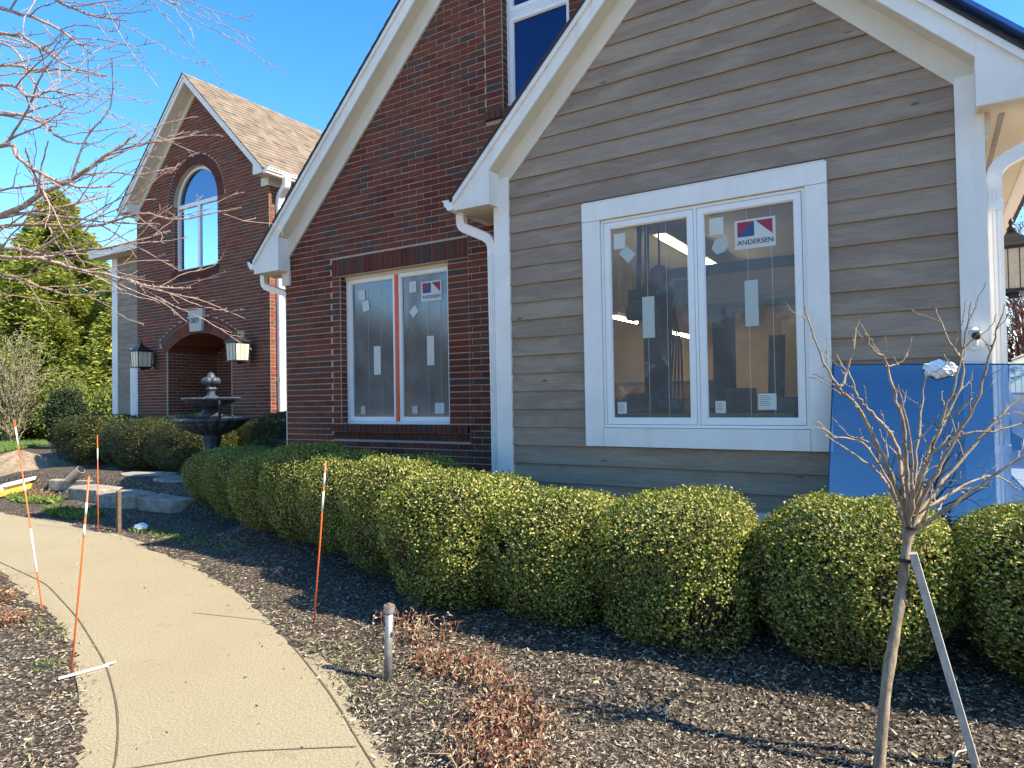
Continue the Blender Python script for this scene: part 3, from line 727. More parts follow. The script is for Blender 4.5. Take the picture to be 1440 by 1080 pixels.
lay_bricks(mb, .2, 2.80, lambda z: [(-14.24, -13.977)], 3.3, single=1); lay_bricks(mb, .2, 2.80, lambda z: [(-11.745, -11.36)], 3.3, single=1)
def spandrel(z):
    r_ = DR+.255
    w = math.sqrt(max(0, r_*r_-(z-DCZ)**2)); return [(-14.24, min(DC-w, -13.9)), (max(DC+w, -11.8), -11.36)]
# niche
YB = 4.5
reveal(mb, DX0, DX1, -.5, DZS, 3.3, YB, top=False)
n = 20; t = np.linspace(DX0, DX1, n+1)
for k in range(n): mb.face([(t[k], 3.3, doorz(t[k])), (t[k], YB, doorz(t[k])), (t[k+1], YB, doorz(t[k+1])), (t[k+1], 3.3, doorz(t[k+1]))], 1)
mb.face([(DX0, YB, -.5), (DX1, YB, -.5), (DX1, YB, 3.3), (DX0, YB, 3.3)])
lay_bricks(mb, .2, 3.1, lambda z: [(DX0+.005, DX1-.005)], YB, holes=lambda z: ([] if z < DZS else [(-20, DC-math.sqrt(max(0, DR*DR-(z-DCZ)**2))), (DC+math.sqrt(max(0, DR*DR-(z-DCZ)**2)), 0)]), phase=.03)
lay_bricks(mb, .2, DZS, lambda z: [(3.31, YB-.01)], DX0, axis='y', phase=3.31)
mb.face([(AX0, 3.3, AZ0), (AX0, 3.46, AZ0), (AX0, 3.46, AZS), (AX0, 3.3, AZS)]); mb.face([(AX1, 3.3, AZ0), (AX1, 3.46, AZ0), (AX1, 3.46, AZS), (AX1, 3.3, AZS)]); mb.face([(AX0, 3.3, AZ0), (AX1, 3.3, AZ0), (AX1, 3.46, AZ0), (AX0, 3.46, AZ0)])
lay_bricks(mb, AZ0+.005, AZS, lambda z: [(3.305, 3.384)], AX0, axis='y', single=1, proud=.003)
t = np.linspace(0, math.pi, 25)
for k in range(24): mb.face([(AC+AR*math.cos(a), yy, AZS+AR*math.sin(a)) for a, yy in ((t[k], 3.3), (t[k], 3.46), (t[k+1], 3.46), (t[k+1], 3.3))])
# right side wall, sunlit
mb.face([(-10.59, 3.3, -.3), (-10.59, 10.5, -.3), (-10.59, 10.5, 5.95), (-10.59, 3.3, 5.95)])
lay_bricks(mb, .2, 5.72, lambda z: [(3.3, 5.6)], -10.59, axis='y', phase=3.3)
mb.face([(-15.10, 3.3, -.3), (-15.10, 10.5, -.3), (-15.10, 10.5, 5.95), (-15.10, 3.3, 5.95)])
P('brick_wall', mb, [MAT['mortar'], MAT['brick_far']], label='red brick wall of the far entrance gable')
def ring(mb, cx, cz, r0, r1, a0, a1, y, w=CH, proud=.008, mi=0):
    n = round((r0+r1)/2*(a1-a0)/w); 
    for k in range(n):
        b0, b1 = a0+(a1-a0)*k/n, a0+(a1-a0)*(k+1)/n; g = JO*.45/((r0+r1)/2); b0 += g; b1 -= g
        mb.prism([(cx+r_*math.sin(b), cz+r_*math.cos(b)) for r_, b in ((r0+JO/2, b0), (r0+JO/2, b1), (r1-JO/2, b1), (r1-JO/2, b0))], y-proud, y+.015, mi)
mb = MB(); ring(mb, AC, AZS, AR, AR+.225, -math.pi/2, math.pi/2, 3.3); P('brick_arch', mb, MAT['soldier'], label='half-round brick arch over the upper window')
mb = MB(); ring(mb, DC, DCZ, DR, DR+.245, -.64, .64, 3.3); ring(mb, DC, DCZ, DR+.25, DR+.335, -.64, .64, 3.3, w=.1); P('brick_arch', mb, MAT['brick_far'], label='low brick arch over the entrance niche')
mb = MB(); soldier(mb, AX0-.05, AX1+.05, AZ0-.25, AZ0-.09, 3.3); soldier(mb, AX0-.05, AX1+.05, AZ0-.09, AZ0, 3.3, .04); P('brick_sill', mb, MAT['soldier'])
mb = MB(); mb.prism([(-13.04, 3.085), (-12.657, 3.085), (-12.595, 3.53), (-13.102, 3.53)], 3.235, 3.31); key = P('keystone', mb, MAT['keystone'], label='pale cast keystone with the house number 10809')
def text(s, name, h, loc, mat, parent, width=None, ext=.001):
    cu = bpy.data.curves.new(name, 'FONT'); cu.body = s; cu.size = 1; cu.offset = .012; cu.extrude = 0; cu.align_x = 'CENTER'; cu.align_y = 'BOTTOM'
    ob = bpy.data.objects.new(name, cu); COL.objects.link(ob); bpy.context.view_layer.update()
    me = bpy.data.meshes.new_from_object(ob.evaluated_get(bpy.context.evaluated_depsgraph_get())); bpy.data.objects.remove(ob)
    co = np.array([v.co[:] for v in me.vertices]); mn, mx = co.min(0), co.max(0)
    sy = h/(mx[1]-mn[1]); sx = (width/(mx[0]-mn[0])) if width else sy; c = (mn+mx)/2
    for v in me.vertices: v.co = ((v.co.x-c[0])*sx, 0, (v.co.y-mn[1])*sy)
    me.materials.append(mat); return link(name, me, parent, loc)
text('10809', 'house_number', .115, (-12.885, 3.232, 3.25), MAT['print_dark'], key, .32)
for sd, x0, x1, z0, z1 in ((1, -10.775, -10.56, 5.715, 5.862), (-1, -15.13, -14.97, 5.715, 5.862)):
    mb = MB(); mb.box(x0, x1, 3.262, 3.5, z0, z1); P('frieze_block', mb, MAT['soffit'])
mb = MB(); mb.box(-10.589, -10.56, 3.501, 10, 5.74, 5.862); P('frieze_board', mb, MAT['soffit'])
# boarded wing left of the far gable
SY = 4.05
mb = MB(); zz = .62
while zz < 5.2:
    mb.face([(-17.3, SY-.016, zz), (-15.10, SY-.016, zz), (-15.10, SY-.003, min(zz+.157, 5.3)), (-17.3, SY-.003, min(zz+.157, 5.3))]); mb.face([(-17.3, SY, zz), (-15.10, SY, zz), (-15.10, SY-.016, zz), (-17.3, SY-.016, zz)]); zz += .157
P('siding', mb, MAT['siding'], label='lapped boards of the wing left of the far gable')
mb = MB(); mb.box(-17.55, -17.3, SY-.03, SY+.12, .3, 5.28); P('corner_board', mb, MAT['white'])
mb = MB(); mb.box(-16.70, -16.44, SY-.045, SY-.02, .5, 2.98); mb.box(-16.44, -15.3, SY-.04, SY-.02, .5, 2.9); P('door_casing', mb, MAT['white'])
mb = MB(); mb.box(-17.5, -15.12, SY+.01, SY+.2, -.3, 5.2); mb.box(-17.55, -17.45, SY+.2, 10, -.3, 5.2); P('side_wall', mb, MAT['siding'])
mb = MB(); mb.box(-17.95, -15.11, SY-.36, SY+.0, 5.285, 5.30); P('eave_soffit', mb, MAT['soffit'])
mb = MB(); mb.box(-17.95, -15.11, SY-.38, SY-.361, 5.27, 5.44); P('eave_fascia', mb, MAT['white'])
mb = MB(); mb.prism([(-17.98+0, 5.43), (-17.98, 5.46), (-15.11, 5.46), (-15.11, 5.43)], SY-.40, SY-.382); P('gutter', mb, MAT['alu'])
mb = MB(); mb.face([(-18.0, SY-.4, 5.45), (-15.11, SY-.4, 5.45), (-15.11, SY+4, 7.4), (-18.0, SY+4, 7.4)]); mb.face([(-18.0, SY-.4, 5.43), (-15.11, SY-.4, 5.43), (-15.11, SY+4, 7.38), (-18.0, SY+4, 7.38)]); P('roof', mb, MAT['shingle'])
# link between the two brick gables
mb = MB(); mb.box(-10.58, -6.78, 7.2, 7.3, -.3, 3.6); P('brick_wall', mb, MAT['mortar'], label='recessed link wall between the brick gables')
mb = MB(); mb.face([(-10.58, 6.9, 3.6), (-6.78, 6.9, 3.6), (-6.78, 10, 5.6), (-10.58, 10, 5.6)]); P('roof', mb, MAT['shingle'])
mb = MB(); mb.box(-17.4, .3, 10.4, 10.5, -.3, 3.6); P('rear_wall', mb, MAT['siding'])

# --- downspouts
def downspout(name, pts, w=.072, d=.055, label=None, straps=()):
    mb = MB(); up = None
    # smooth the corners
    q = [Vector(pts[0])]
    for i in range(1, len(pts)-1):
        a, b, c = Vector(pts[i-1]), Vector(pts[i]), Vector(pts[i+1]); r_ = min(.09, (a-b).length*.45, (c-b).length*.45)
        p0 = b+(a-b).normalized()*r_; p1 = b+(c-b).normalized()*r_
        for t_ in np.linspace(0, 1, 6): q.append(p0*(1-t_)**2+b*2*t_*(1-t_)+p1*t_**2)
    q.append(Vector(pts[-1]))
    mb.tube(q, 1.0, 4, sq=(w*.707, d*.707))
    for k in range(-1, 2):           # ribs on the straight drop
        a, b = q[-2], q[-1]
        if abs((b-a).normalized().z) > .95:
            mb.box(a.x+k*w*.27-.006, a.x+k*w*.27+.006, a.y-d*.5-.004, a.y-d*.5+.002, b.z+.02, a.z-.05)
    for z_ in straps: 
        p_ = q[-1]; mb.box(p_.x-w*.5-.006, p_.x+w*.5+.006, p_.y-d*.5-.007, p_.y+d*.5+.007, z_, z_+.055)
    return P('downspout', mb, MAT['alu'], label=label)
downspout('d', [(-3.725, .02, 3.335), (-3.725, .02, 3.22), (-3.40, .055, 3.06), (-3.385, .06, .45)], .085, .065, 'white downspout in the corner between boards and brick', (2.2, .9))
downspout('d', [(.80, .06, 3.20), (.62, .06, 3.12), (.362, .07, 3.0), (.362, .07, .42)], .082, .07, 'white ribbed downspout on the right corner', (2.72, 1.2))
downspout('d', [(-7.21, .52, 3.22), (-7.21, .52, 3.08), (-6.84, .6, 2.95), (-6.835, .61, .3)], .075, .06, 'white downspout at the left corner of the brick gable')
downspout('d', [(-10.27, 3.45, 5.85), (-10.29, 3.46, 5.70), (-10.53, 3.50, 5.52), (-10.53, 3.50, .4)], .09, .13, 'sunlit white downspout on the side of the far gable', (2.0,))

# --- workshop behind the windows
mb = MB()
ix0, ix1, iy0, iy1, iz0, iz1 = -6.62, .28, .13, 10.2, .55, 3.75
def room(mb, x0, x1, y0, y1, z0, z1, mi=(0, 1, 2)):
    mb.face([(x0,y1,z0),(x1,y1,z0),(x1,y1,z1),(x0,y1,z1)], mi[0]); mb.face([(x0,y0,z0),(x0,y1,z0),(x0,y1,z1),(x0,y0,z1)], mi[0]); mb.face([(x1,y0,z0),(x1,y1,z0),(x1,y1,z1),(x1,y0,z1)], mi[0])
    mb.face([(x0,y0,z1),(x1,y0,z1),(x1,y1,z1),(x0,y1,z1)], mi[1]); mb.face([(x0,y0,z0),(x1,y0,z0),(x1,y1,z0),(x0,y1,z0)], mi[2])
room(mb, ix0, ix1, .78, iy1, iz0, iz1)
for zz, mi_ in ((iz0, 2), (iz1, 1)): mb.face([(-3.3, iy0, zz), (ix1, iy0, zz), (ix1, .78, zz), (-3.3, .78, zz)], mi_)
for xx in (-3.3, ix1): mb.face([(xx, iy0, iz0), (xx, .78, iz0), (xx, .78, iz1), (xx, iy0, iz1)], 0)
sheet(mb, [(-3.3, iz0), (ix1, iz0), (ix1, iz1), (-3.3, iz1)], iy0, [W1]); reveal(mb, *W1, .09, iy0)
P('workshop_room', mb, [MAT['in_wall'], MAT['in_ceil'], MAT['in_floor']], fix=False)
mb = MB(); room(mb, -6.6, -3.7, .7, 3.2, .56, 3.6, (0, 0, 0)); sheet(mb, [(-6.6, .55), (-3.7, .55), (-3.7, 3.6), (-6.6, 3.6)], .7, [W2]); P('side_room', mb, MAT['in_ceil'], fix=False)
mb = MB(); room(mb, -15, -10.7, 3.75, 7.5, 3.4, 5.9, (0, 0, 0)); P('upper_room', mb, MAT['dark_room'], fix=False)

# ------------------------------------------------------------------ labels stuck on the windows
def sticker(win, pts, y, mat, name='sticker', label=None, dy=0.0):
    mb = MB(); mb.face([(a, y+dy, b) for a, b in pts]); o = mb.build(name, mat, win)
    if label: o['label'] = label
    return o
def rect(x0, z1, x1, z0): return [(x0, z0), (x1, z0), (x1, z1), (x0, z1)]
y = .0045
for p, m in ((rect(-2.183,2.925,-2.082,2.80),'sticker2'),([(-2.142,2.761),(-2.076,2.82),(-1.993,2.742),(-2.06,2.672)],'sticker'),(rect(-1.949,2.388,-1.848,2.058),'sticker'),(rect(-2.176,1.55,-2.099,1.458),'sticker2'),
             (rect(-1.401,2.932,-1.297,2.803),'sticker2'),([(-1.39,2.70),(-1.36,2.77),(-1.276,2.796),(-1.262,2.73),(-1.29,2.67),(-1.351,2.654)],'sticker'),(rect(-1.154,2.434,-1.059,2.096),'sticker'),(rect(-1.387,1.55,-1.311,1.46),'sticker2'),(rect(-1.076,1.60,-.951,1.483),'sticker2')):
    sticker(win1, p, y, MAT[m])
def logo(win, x0, x1, z0, z1, y):
    o = sticker(win, rect(x0, z1, x1, z0), y, MAT['sticker2'], label='sign with a red and blue triangle mark over the word ANDERSEN')
    w, h = x1-x0, z1-z0; X = lambda t: x0+w*t; Zz = lambda t: z0+h*t
    a, b, c, l, r = .42, .93, .5, .07, .93
    sticker(win, [(X(l), Zz(a)), (X(.47), Zz(b)), (X(l), Zz(b))], y, MAT['print_red'], 'print', dy=-.0012)
    sticker(win, [(X(l), Zz(a)), (X(.485), Zz(a)), (X(.485), Zz(b)), (X(.47), Zz(b))], y, MAT['print_blue'], 'print', dy=-.0012)
    sticker(win, [(X(.52), Zz(b)), (X(r), Zz(b)), (X(r), Zz(a))], y, MAT['print_red'], 'print', dy=-.0012)
    text('ANDERSEN', 'lettering', h*.17, (X(.5), y-.0012, Zz(.14)), MAT['print_dark'], win, w*.88)
logo(win1, -1.216, -.928, 2.668, 2.884, y)
for sx in (-1.902, -1.744, -1.127, -.958): sticker(win1, rect(sx-.0016, 2.98, sx+.0016, 1.42), y, MAT['sticker'], 'film_seam', dy=.0016)
for (px, pz, w_, rows) in ((-2.176,1.55,.077,5),(-1.387,1.55,.076,5),(-1.076,1.60,.125,6)):
    mb = MB()
    for k in range(rows):
        zz = pz-.014-k*.0135; mb.face([(px+.008, y-.001, zz), (px+.008+w_*random.uniform(.45,.82), y-.001, zz), (px+.008+w_*random.uniform(.45,.6), y-.001, zz-.004), (px+.008, y-.001, zz-.004)])
    mb.build('fine_print', MAT['in_beam'], win1)
y = .611
for p, m in ((rect(-5.651,2.881,-5.547,2.763),'sticker2'),([(-5.6,2.75),(-5.495,2.756),(-5.476,2.643),(-5.577,2.626)],'sticker2'),(rect(-4.881,2.904,-4.78,2.781),'sticker2'),([(-4.885,2.569),(-4.804,2.641),(-4.749,2.57),(-4.829,2.499)],'sticker2'),
             (rect(-5.421,2.216,-5.318,1.892),'sticker2'),(rect(-4.642,2.287,-4.543,1.968),'sticker2'),(rect(-5.633,1.536,-5.564,1.439),'sticker'),(rect(-4.859,1.532,-4.783,1.446),'sticker'),(rect(-4.545,1.56,-4.419,1.445),'sticker2')):
    sticker(win2, p, y, MAT[m])
logo(win2, -4.713, -4.43, 2.664, 2.88, y)
for sx in (-5.5, -5.3, -4.62, -4.45): sticker(win2, rect(sx-.0016, 2.96, sx+.0016, 1.40), y, MAT['sticker'], 'film_seam', dy=.0016)

# ------------------------------------------------------------------ things inside the workshop
def T(name, label, cat, loc=(0, 0, 0), rz=0, group=None): return empty(name, loc, rz, label, cat, group)
for k, (x, y0, y1, z, lab) in enumerate(((-2.85, 3.0, 6.0, 3.6, 'long lit fluorescent ceiling light seen high across both panes of the large window'),
                                         (-4.56, 5.5, 6.6, 2.95, 'lit fluorescent light low at the left edge of the large window'),
                                         (-4.34, 7.3, 9.3, 2.84, 'lit fluorescent light ending at the mullion of the large window'))):
    t = T('ceiling_light', lab, 'light', (x, y0, z), group='fluorescent lights in the workshop')
    mb = MB(); mb.box(-.09, .09, 0, y1-y0, .02, .07); mb.build('housing', MAT['in_ceil'], t)
    mb = MB(); mb.tube([(0, .03, -.005), (0, y1-y0-.03, -.005)], .03, 8); mb.build('tube', MAT['tube'], t)
    if z < 3.5:
        for hy in (.3, y1-y0-.3):
            mb = MB(); mb.tube([(0, hy, .07), (0, hy, 3.74-z)], .006, 5); mb.build('hanger', MAT['in_beam'], t)
t = T('vehicle_lift', 'dark steel lift column with hoses behind the left pane of the large window', 'lift', (-2.72, 2.5, .55))
mb = MB(); mb.box(-.13, .13, -.1, .1, 0, 2.35); mb.box(-.26, .26, -.22, .22, 0, .03); mb.build('column', MAT['in_dark'], t)
mb = MB(); mb.box(-.3, .2, -.14, .14, 2.1, 2.3); mb.box(-.34, -.1, -.12, .1, 1.95, 2.1); mb.build('carriage', MAT['in_dark'], t)
mb = MB()
for k in range(5): mb.tube([(.14+.02*k, -.1, 2.2), (.2+.03*k, -.12, 1.6), (.12+.05*k, -.1, 1.0), (.25, -.1, .4)], .012, 5)
mb.tube([(-.2, -.05, 2.3), (-.17, -.05, 3.15)], .03, 8); mb.tube([(-.1, -.05, 2.3), (-.08, -.05, 3.15)], .03, 8)
mb.build('hose', MAT['in_dark'], t)
t = T('vehicle_lift', 'dark steel lift column behind the right pane beside the mullion', 'lift', (-1.95, 2.5, .55))
mb = MB(); mb.box(-.1, .1, -.1, .1, 0, 1.95); mb.box(-.2, .2, -.2, .2, 0, .03); mb.build('column', MAT['in_dark'], t); mb = MB(); mb.box(-.16, .12, -.13, .13, 1.9, 2.0); mb.build('cap', MAT['in_beam'], t)
t = T('overhead_beam', 'grey steel overhead beam crossing the upper part of the large window', 'beam', (0, 2.2, 2.9))
mb = MB(); mb.box(-2.5, .1, -.05, .05, 0, .10); mb.build('beam', MAT['in_beam'], t); mb = MB(); mb.box(-2.4, .0, .6, .68, -.32, -.24); mb.box(-2.4, -2.3, .0, .68, -.3, -.02); mb.build('rail', MAT['in_beam'], t)
t = T('reel_lamp', 'dull red round hanging reel beside the dark lift column', 'reel', (-2.52, 2.05, 2.79))
mb = MB(); mb.lathe([(.0,0),(.08,.01),(.12,.06),(.125,.12),(.10,.2),(.05,.24),(.02,.25)], n=18); mb.build('reel', MAT['in_red'], t, smooth=True); mb = MB(); mb.tube([(0,0,.24),(0,0,.95)], .012, 6); mb.build('stem', MAT['in_dark'], t)
t = T('workbench', 'long dark workbench under the large window with a yellow edge', 'workbench', (-1.5, 1.0, .55))
mb = MB(); mb.box(-1.6, 1.2, -.3, .3, .84, .9); mb.build('top', MAT['in_brown'], t)
mb = MB(); mb.box(-1.6, 1.2, -.315, -.3, .845, .89); mb.build('edge', MAT['yellow_board'], t)
for lx in (-1.5, -.2, 1.1):
    mb = MB(); mb.box(lx-.04, lx+.04, -.25, .25, 0, .84); mb.build('leg', MAT['in_dark'], t)
rb = random.Random(3)
for k in range(7):
    x = -2.75+k*.33; h = rb.uniform(.1, .22)
    t = T('parts_bin', ('dark box of parts on the workbench, number of small bins behind the sill'), 'box', (x, 1.0+rb.uniform(-.1, .12), 1.45), group='boxes on the workbench')
    mb = MB(); w_ = rb.uniform(.08, .13); mb.box(-w_, w_, -.1, .1, 0, h, skip='t'); mb.box(-w_+.008, w_-.008, -.092, .092, .01, h-.03); mb.build('body', [MAT['in_dark'], MAT['in_brown'], MAT['in_beam']][k % 3], t)
    t['label'] = ['dark steel bin at the left end of the workbench', 'brown cardboard box second from the left on the workbench', 'grey bin behind the left pane near the mullion', 'dark bin on the workbench just left of the mullion', 'brown box on the workbench right of the mullion', 'grey bin below the tall right pane', 'dark bin under the printed label of the right pane'][k]
t = T('traffic_cone', 'small orange bottle standing at the right edge of the large window', 'bottle', (-.72, .55, 1.45)); t.name = 'orange_bottle'
mb = MB(); mb.lathe([(.045,0),(.05,.02),(.05,.12),(.02,.18),(.018,.22)], n=16); mb.build('body', MAT['tape'], t, smooth=True); mb = MB(); mb.lathe([(.02,.22),(.02,.25)], n=12); mb.build('cap', MAT['sticker2'], t)
mb = MB(); mb.box(-.9, -.6, .42, .68, 1.40, 1.449); mb.box(-.86,-.82,.45,.65,.56,1.40); mb.box(-.68,-.64,.45,.65,.56,1.40); tag(mb.build('shelf', MAT['in_brown']), 'small brown shelf carrying the orange bottle', 'shelf')
for k, (x, y, z0, z1, w_, m, lab) in enumerate(((-1.62, 3.4, .55, 2.3, .09, 'in_beam', 'tall grey plank leaning behind the right pane'), (-1.27, 3.6, .55, 2.4, .06, 'in_dark', 'narrow dark upright behind the tall label'), (-1.45, 4.6, .55, 2.6, .32, 'in_ceil', 'pale door panel at the back of the workshop'))):
    mb = MB(); mb.prism([(x-w_, z0), (x+w_, z0), (x+w_+.06, z1), (x-w_+.06, z1)], y, y+.05); mb.box(x-w_-.005, x+w_+.005, y-.01, y+.06, z0-.0, z0+.06); tag(mb.build('plank' if k < 2 else 'door_panel', MAT[m]), lab, 'plank' if k < 2 else 'door')
t = T('tool_cabinet', 'dark tool cabinet with shelves against the back of the workshop', 'cabinet', (-4.2, 6.9, .55))
mb = MB(); mb.box(-.9, .9, -.2, .25, 0, 1.3); mb.build('body', MAT['in_dark'], t); mb = MB()
for k in range(4): mb.box(-.86, .86, -.215, -.2, .08+k*.3, .33+k*.3)
mb.build('drawer', MAT['in_brown'], t)
t = T('blue_level', 'blue bar hanging aslant behind the left pane of the brick gable window', 'bar', (-5.3, .9, 2.55))
mb = MB(); mb.bar((-.25, 0, .1), (.25, 0, -.14), .03, .05); mb.tube([(-.2, 0, .08), (-.2, .05, 1.0)], .004, 4); mb.build('bar', simple('dull_blue_paint', (.10, .24, .36), .5, .1, 8), t)

# ------------------------------------------------------------------ lanterns, camera, glass sheet
def lantern(loc, rz, lab, s=1.0, lit=False):
    t = T('wall_lantern', lab, 'lantern', loc, rz, 'wall lanterns'); t.scale = (s, s, s)
    g = MB(); f = MB(); w0, w1, h = .155, .185, .36
    n = 4
    def ringp(r_, z): return [(r_*sx, r_*sy, z) for sx, sy in ((-1,-1),(1,-1),(1,1),(-1,1))]
    b, tp = ringp(w0, .05), ringp(w1*.93, .05+h)
    for k in range(4): g.face([b[k], b[(k+1) % 4], tp[(k+1) % 4], tp[k]])
    g.build('glass', MAT['lantern_glass'], t)
    for k in range(4): f.bar(b[k], tp[k], .02, .02)
    for k in range(4):
        m0 = (Vector(b[k])+Vector(b[(k+1) % 4]))/2; m1 = (Vector(tp[k])+Vector(tp[(k+1) % 4]))/2
        o0 = (Vector(b[k])-Vector(b[(k+1) % 4])).normalized()*.055
        for sg in (-1, 1): f.bar(m0+o0*sg, m1+o0*sg, .009, .009)
    f.box(-w0-.015, w0+.015, -w0-.015, w0+.015, .02, .05); f.box(-.05, .05, -.05, .05, -.03, .02); f.box(-w1-.005, w1+.005, -w1-.005, w1+.005, .05+h, .05+h+.025); f.build('cage', MAT['black'], t)
    r_ = MB(); lv = [(w1+.03, .435), (w1-.02, .47), (.115, .52), (.05, .565), (.045, .585)]; vs = [p for (a, z) in lv for p in ringp(a, z)]
    r_.grid(vs, [(4*i+k, 4*i+(k+1) % 4, 4*i+4+(k+1) % 4, 4*i+4+k) for i in range(len(lv)-1) for k in range(4)]+[(3,2,1,0), tuple(range(len(vs)-4, len(vs)))]); r_.build('roof', MAT['black'], t)
    q = MB(); q.lathe([(.03,.58),(.045,.60),(.05,.615),(.03,.63),(.02,.65),(.03,.665),(.022,.69),(.004,.71)], n=14); q.build('finial', MAT['black'], t, smooth=True)
    a = MB(); a.box(-.07, .07, .275, .30, .0, .42); a.tube([(0, .28, .12), (0, .2, .02), (0, .1, 0.01), (0, 0, 0.01)], .016, 8); a.build('bracket', MAT['black'], t)
    c = MB()
    for x in (-.05, .05): c.tube([(x, 0, .05), (x, 0, .2)], .014, 8)
    return t
lantern((-14.42, 2.995, 2.36), 0, 'black wall lantern left of the brick entrance arch', .88)
lantern((-11.15, 2.995, 2.36), 0, 'bright-roofed wall lantern right of the brick entrance arch', .88)
lantern((.525, 1.02, 2.29), R(90), 'black lantern on the right side wall behind the ribbed downspout', .62).scale = (.62, .62, .80)
t = T('security_camera', 'small white security camera on the right corner board', 'camera', (.236, -.036, 1.93))
mb = MB(); mb.tube([(0, 0, -.05), (0, -.012, -.05)], .034, 16); mb.tube([(0, -.01, -.05), (0, -.03, -.02), (0, -.05, .0)], .012, 8); mb.build('mount', MAT['vinyl'], t, smooth=False)
mb = MB(); mb.tube([(0, .0, .03), (0, -.12, .0)], .03, 16); mb.box(-.03, .03, -.13, 0.0, .03, .036); mb.build('housing', MAT['vinyl'], t); mb = MB(); mb.tube([(0, -.119, .0), (0, -.124, -.001)], .024, 16); mb.build('lens', MAT['black'], t)
# bluish glass leaning on the boards
t = T('glass_sheet', 'large sheet of blue glass leaning on the boards by the right corner', 'glass sheet')
mb = MB(); c = [(-.615, -.36, .40), (.90, -.33, .36), (.86, -.075, 1.735), (-.565, -.075, 1.785)]; nrm = Vector((0, .98, .18))*.008
v = [Vector(p) for p in c]; mb.grid([*v, *[p+nrm for p in v]], [(0,1,2,3)]); mb.build('pane', MAT['glass_blue'], t, fix=False)
mb = MB(); 
for a, b in ((3, 2), (0, 3), (1, 2)): mb.bar(v[a]+nrm*.5, v[b]+nrm*.5, .008, .009)
mb.build('edge', simple('dark_blue_edge', (.01, .03, .09), .2, .1, 5), t)
# crumpled cloth over its top edge
def blob(name, c, s, mat, lab, cat, seed=0, amp=.25, n=26):
    rr = np.random.default_rng(seed); V = []; F = []
    m = n//2
    for i in range(m+1):
        for k in range(n):
            a, b = math.pi*i/m, 2*math.pi*k/n; d = np.array([math.sin(a)*math.cos(b), math.sin(a)*math.sin(b), math.cos(a)])
            f = 1+amp*(math.sin(5*d[0]+seed)*math.sin(6*d[2]+2*d[1]+seed)+.5*math.sin(13*d[0]+9*d[2])+.35*math.sin(21*d[2]+17*d[1]))
            V.append(np.array(c)+d*np.array(s)*f)
    for i in range(m):
        for k in range(n): F.append((i*n+k, i*n+(k+1) % n, (i+1)*n+(k+1) % n, (i+1)*n+k))
    return tag(link(name, np_mesh(name, np.array(V), np.array(F), mat)), lab, cat)
blob('cloth', (.045, -.10, 1.735), (.088, .045, .052), MAT['cloth'], 'crumpled white cloth on the top edge of the blue glass sheet', 'cloth', 2, .16)

# ------------------------------------------------------------------ fountain
fx, fy = -9.98, 1.64; fz = gz1(fx, fy)
t = T('garden_fountain', 'dark tiered garden fountain with scalloped bowls among the hedges', 'fountain', (fx, fy, fz))
ZF = 1.34-fz
sc = lambda n_, a: (lambda th, z, r: 1+a*abs(math.sin(th*n_/2)) if r > .2 else 1)
mb = MB(); mb.lathe([(.26,0),(.26,.06),(.2,.1),(.15,.16),(.125,.3),(.12,ZF-.42),(.15,ZF-.3),(.14,ZF-.26)], n=24, fun=lambda th, z, r: 1+.04*math.cos(th*8)); mb.build('pedestal', MAT['bronze'], t, smooth=False)
mb = MB(); mb.lathe([(.13,ZF-.27),(.24,ZF-.23),(.40,ZF-.15),(.47,ZF-.09),(.485,ZF-.055),(.52,ZF-.05),(.555,ZF-.02),(.555,ZF+.01),(.5,ZF+.02),(.44,ZF-.03),(.2,ZF-.06),(.05,ZF-.06)], n=144, fun=sc(18, .075)); mb.build('lower_bowl', MAT['bronze'], t)
mb = MB(); mb.lathe([(.16,ZF-.06),(.16,ZF-.02),(.135,ZF+.0),(.175,ZF+.05),(.18,ZF+.09),(.14,ZF+.13),(.13,ZF+.15),(.15,ZF+.165),(.12,ZF+.19)], n=28, fun=lambda th, z, r: 1+.035*math.cos(th*9)); mb.build('middle_urn', MAT['bronze'], t)
Z2 = ZF+.20
mb = MB(); mb.lathe([(.12,Z2-.02),(.22,Z2+.01),(.33,Z2+.07),(.36,Z2+.10),(.40,Z2+.11),(.42,Z2+.135),(.40,Z2+.15),(.3,Z2+.10),(.06,Z2+.09)], n=128, fun=sc(16, .085)); mb.build('upper_bowl', MAT['bronze'], t)
Z3 = Z2+.09
mb = MB(); mb.lathe([(.12,Z3),(.145,Z3+.04),(.11,Z3+.07),(.06,Z3+.10),(.055,Z3+.16),(.085,Z3+.20),(.06,Z3+.24),(.05,Z3+.28)], n=24, fun=lambda th, z, r: 1+.08*math.cos(th*7)); mb.build('stem', MAT['bronze'], t)
mb = MB()
for k in range(6):
    a = 2*math.pi*k/6; c_ = (.085*math.cos(a), .085*math.sin(a), Z3+.33)
    mb.lathe([(.005,-.06),(.05,-.045),(.065,0),(.05,.045),(.005,.06)], c_, n=10)
mb.lathe([(.02,Z3+.26),(.07,Z3+.30),(.085,Z3+.36),(.06,Z3+.42),(.04,Z3+.46),(.005,Z3+.48)], n=14); mb.build('finial', MAT['bronze'], t, smooth=True)
mb = MB(); mb.tube([(.36, -.1, Z2+.12), (.44, -.16, Z2+.06), (.47, -.18, Z2-.08), (.47, -.17, ZF-.02)], .018, 8); mb.build('hose', MAT['rubber'], t, smooth=True)

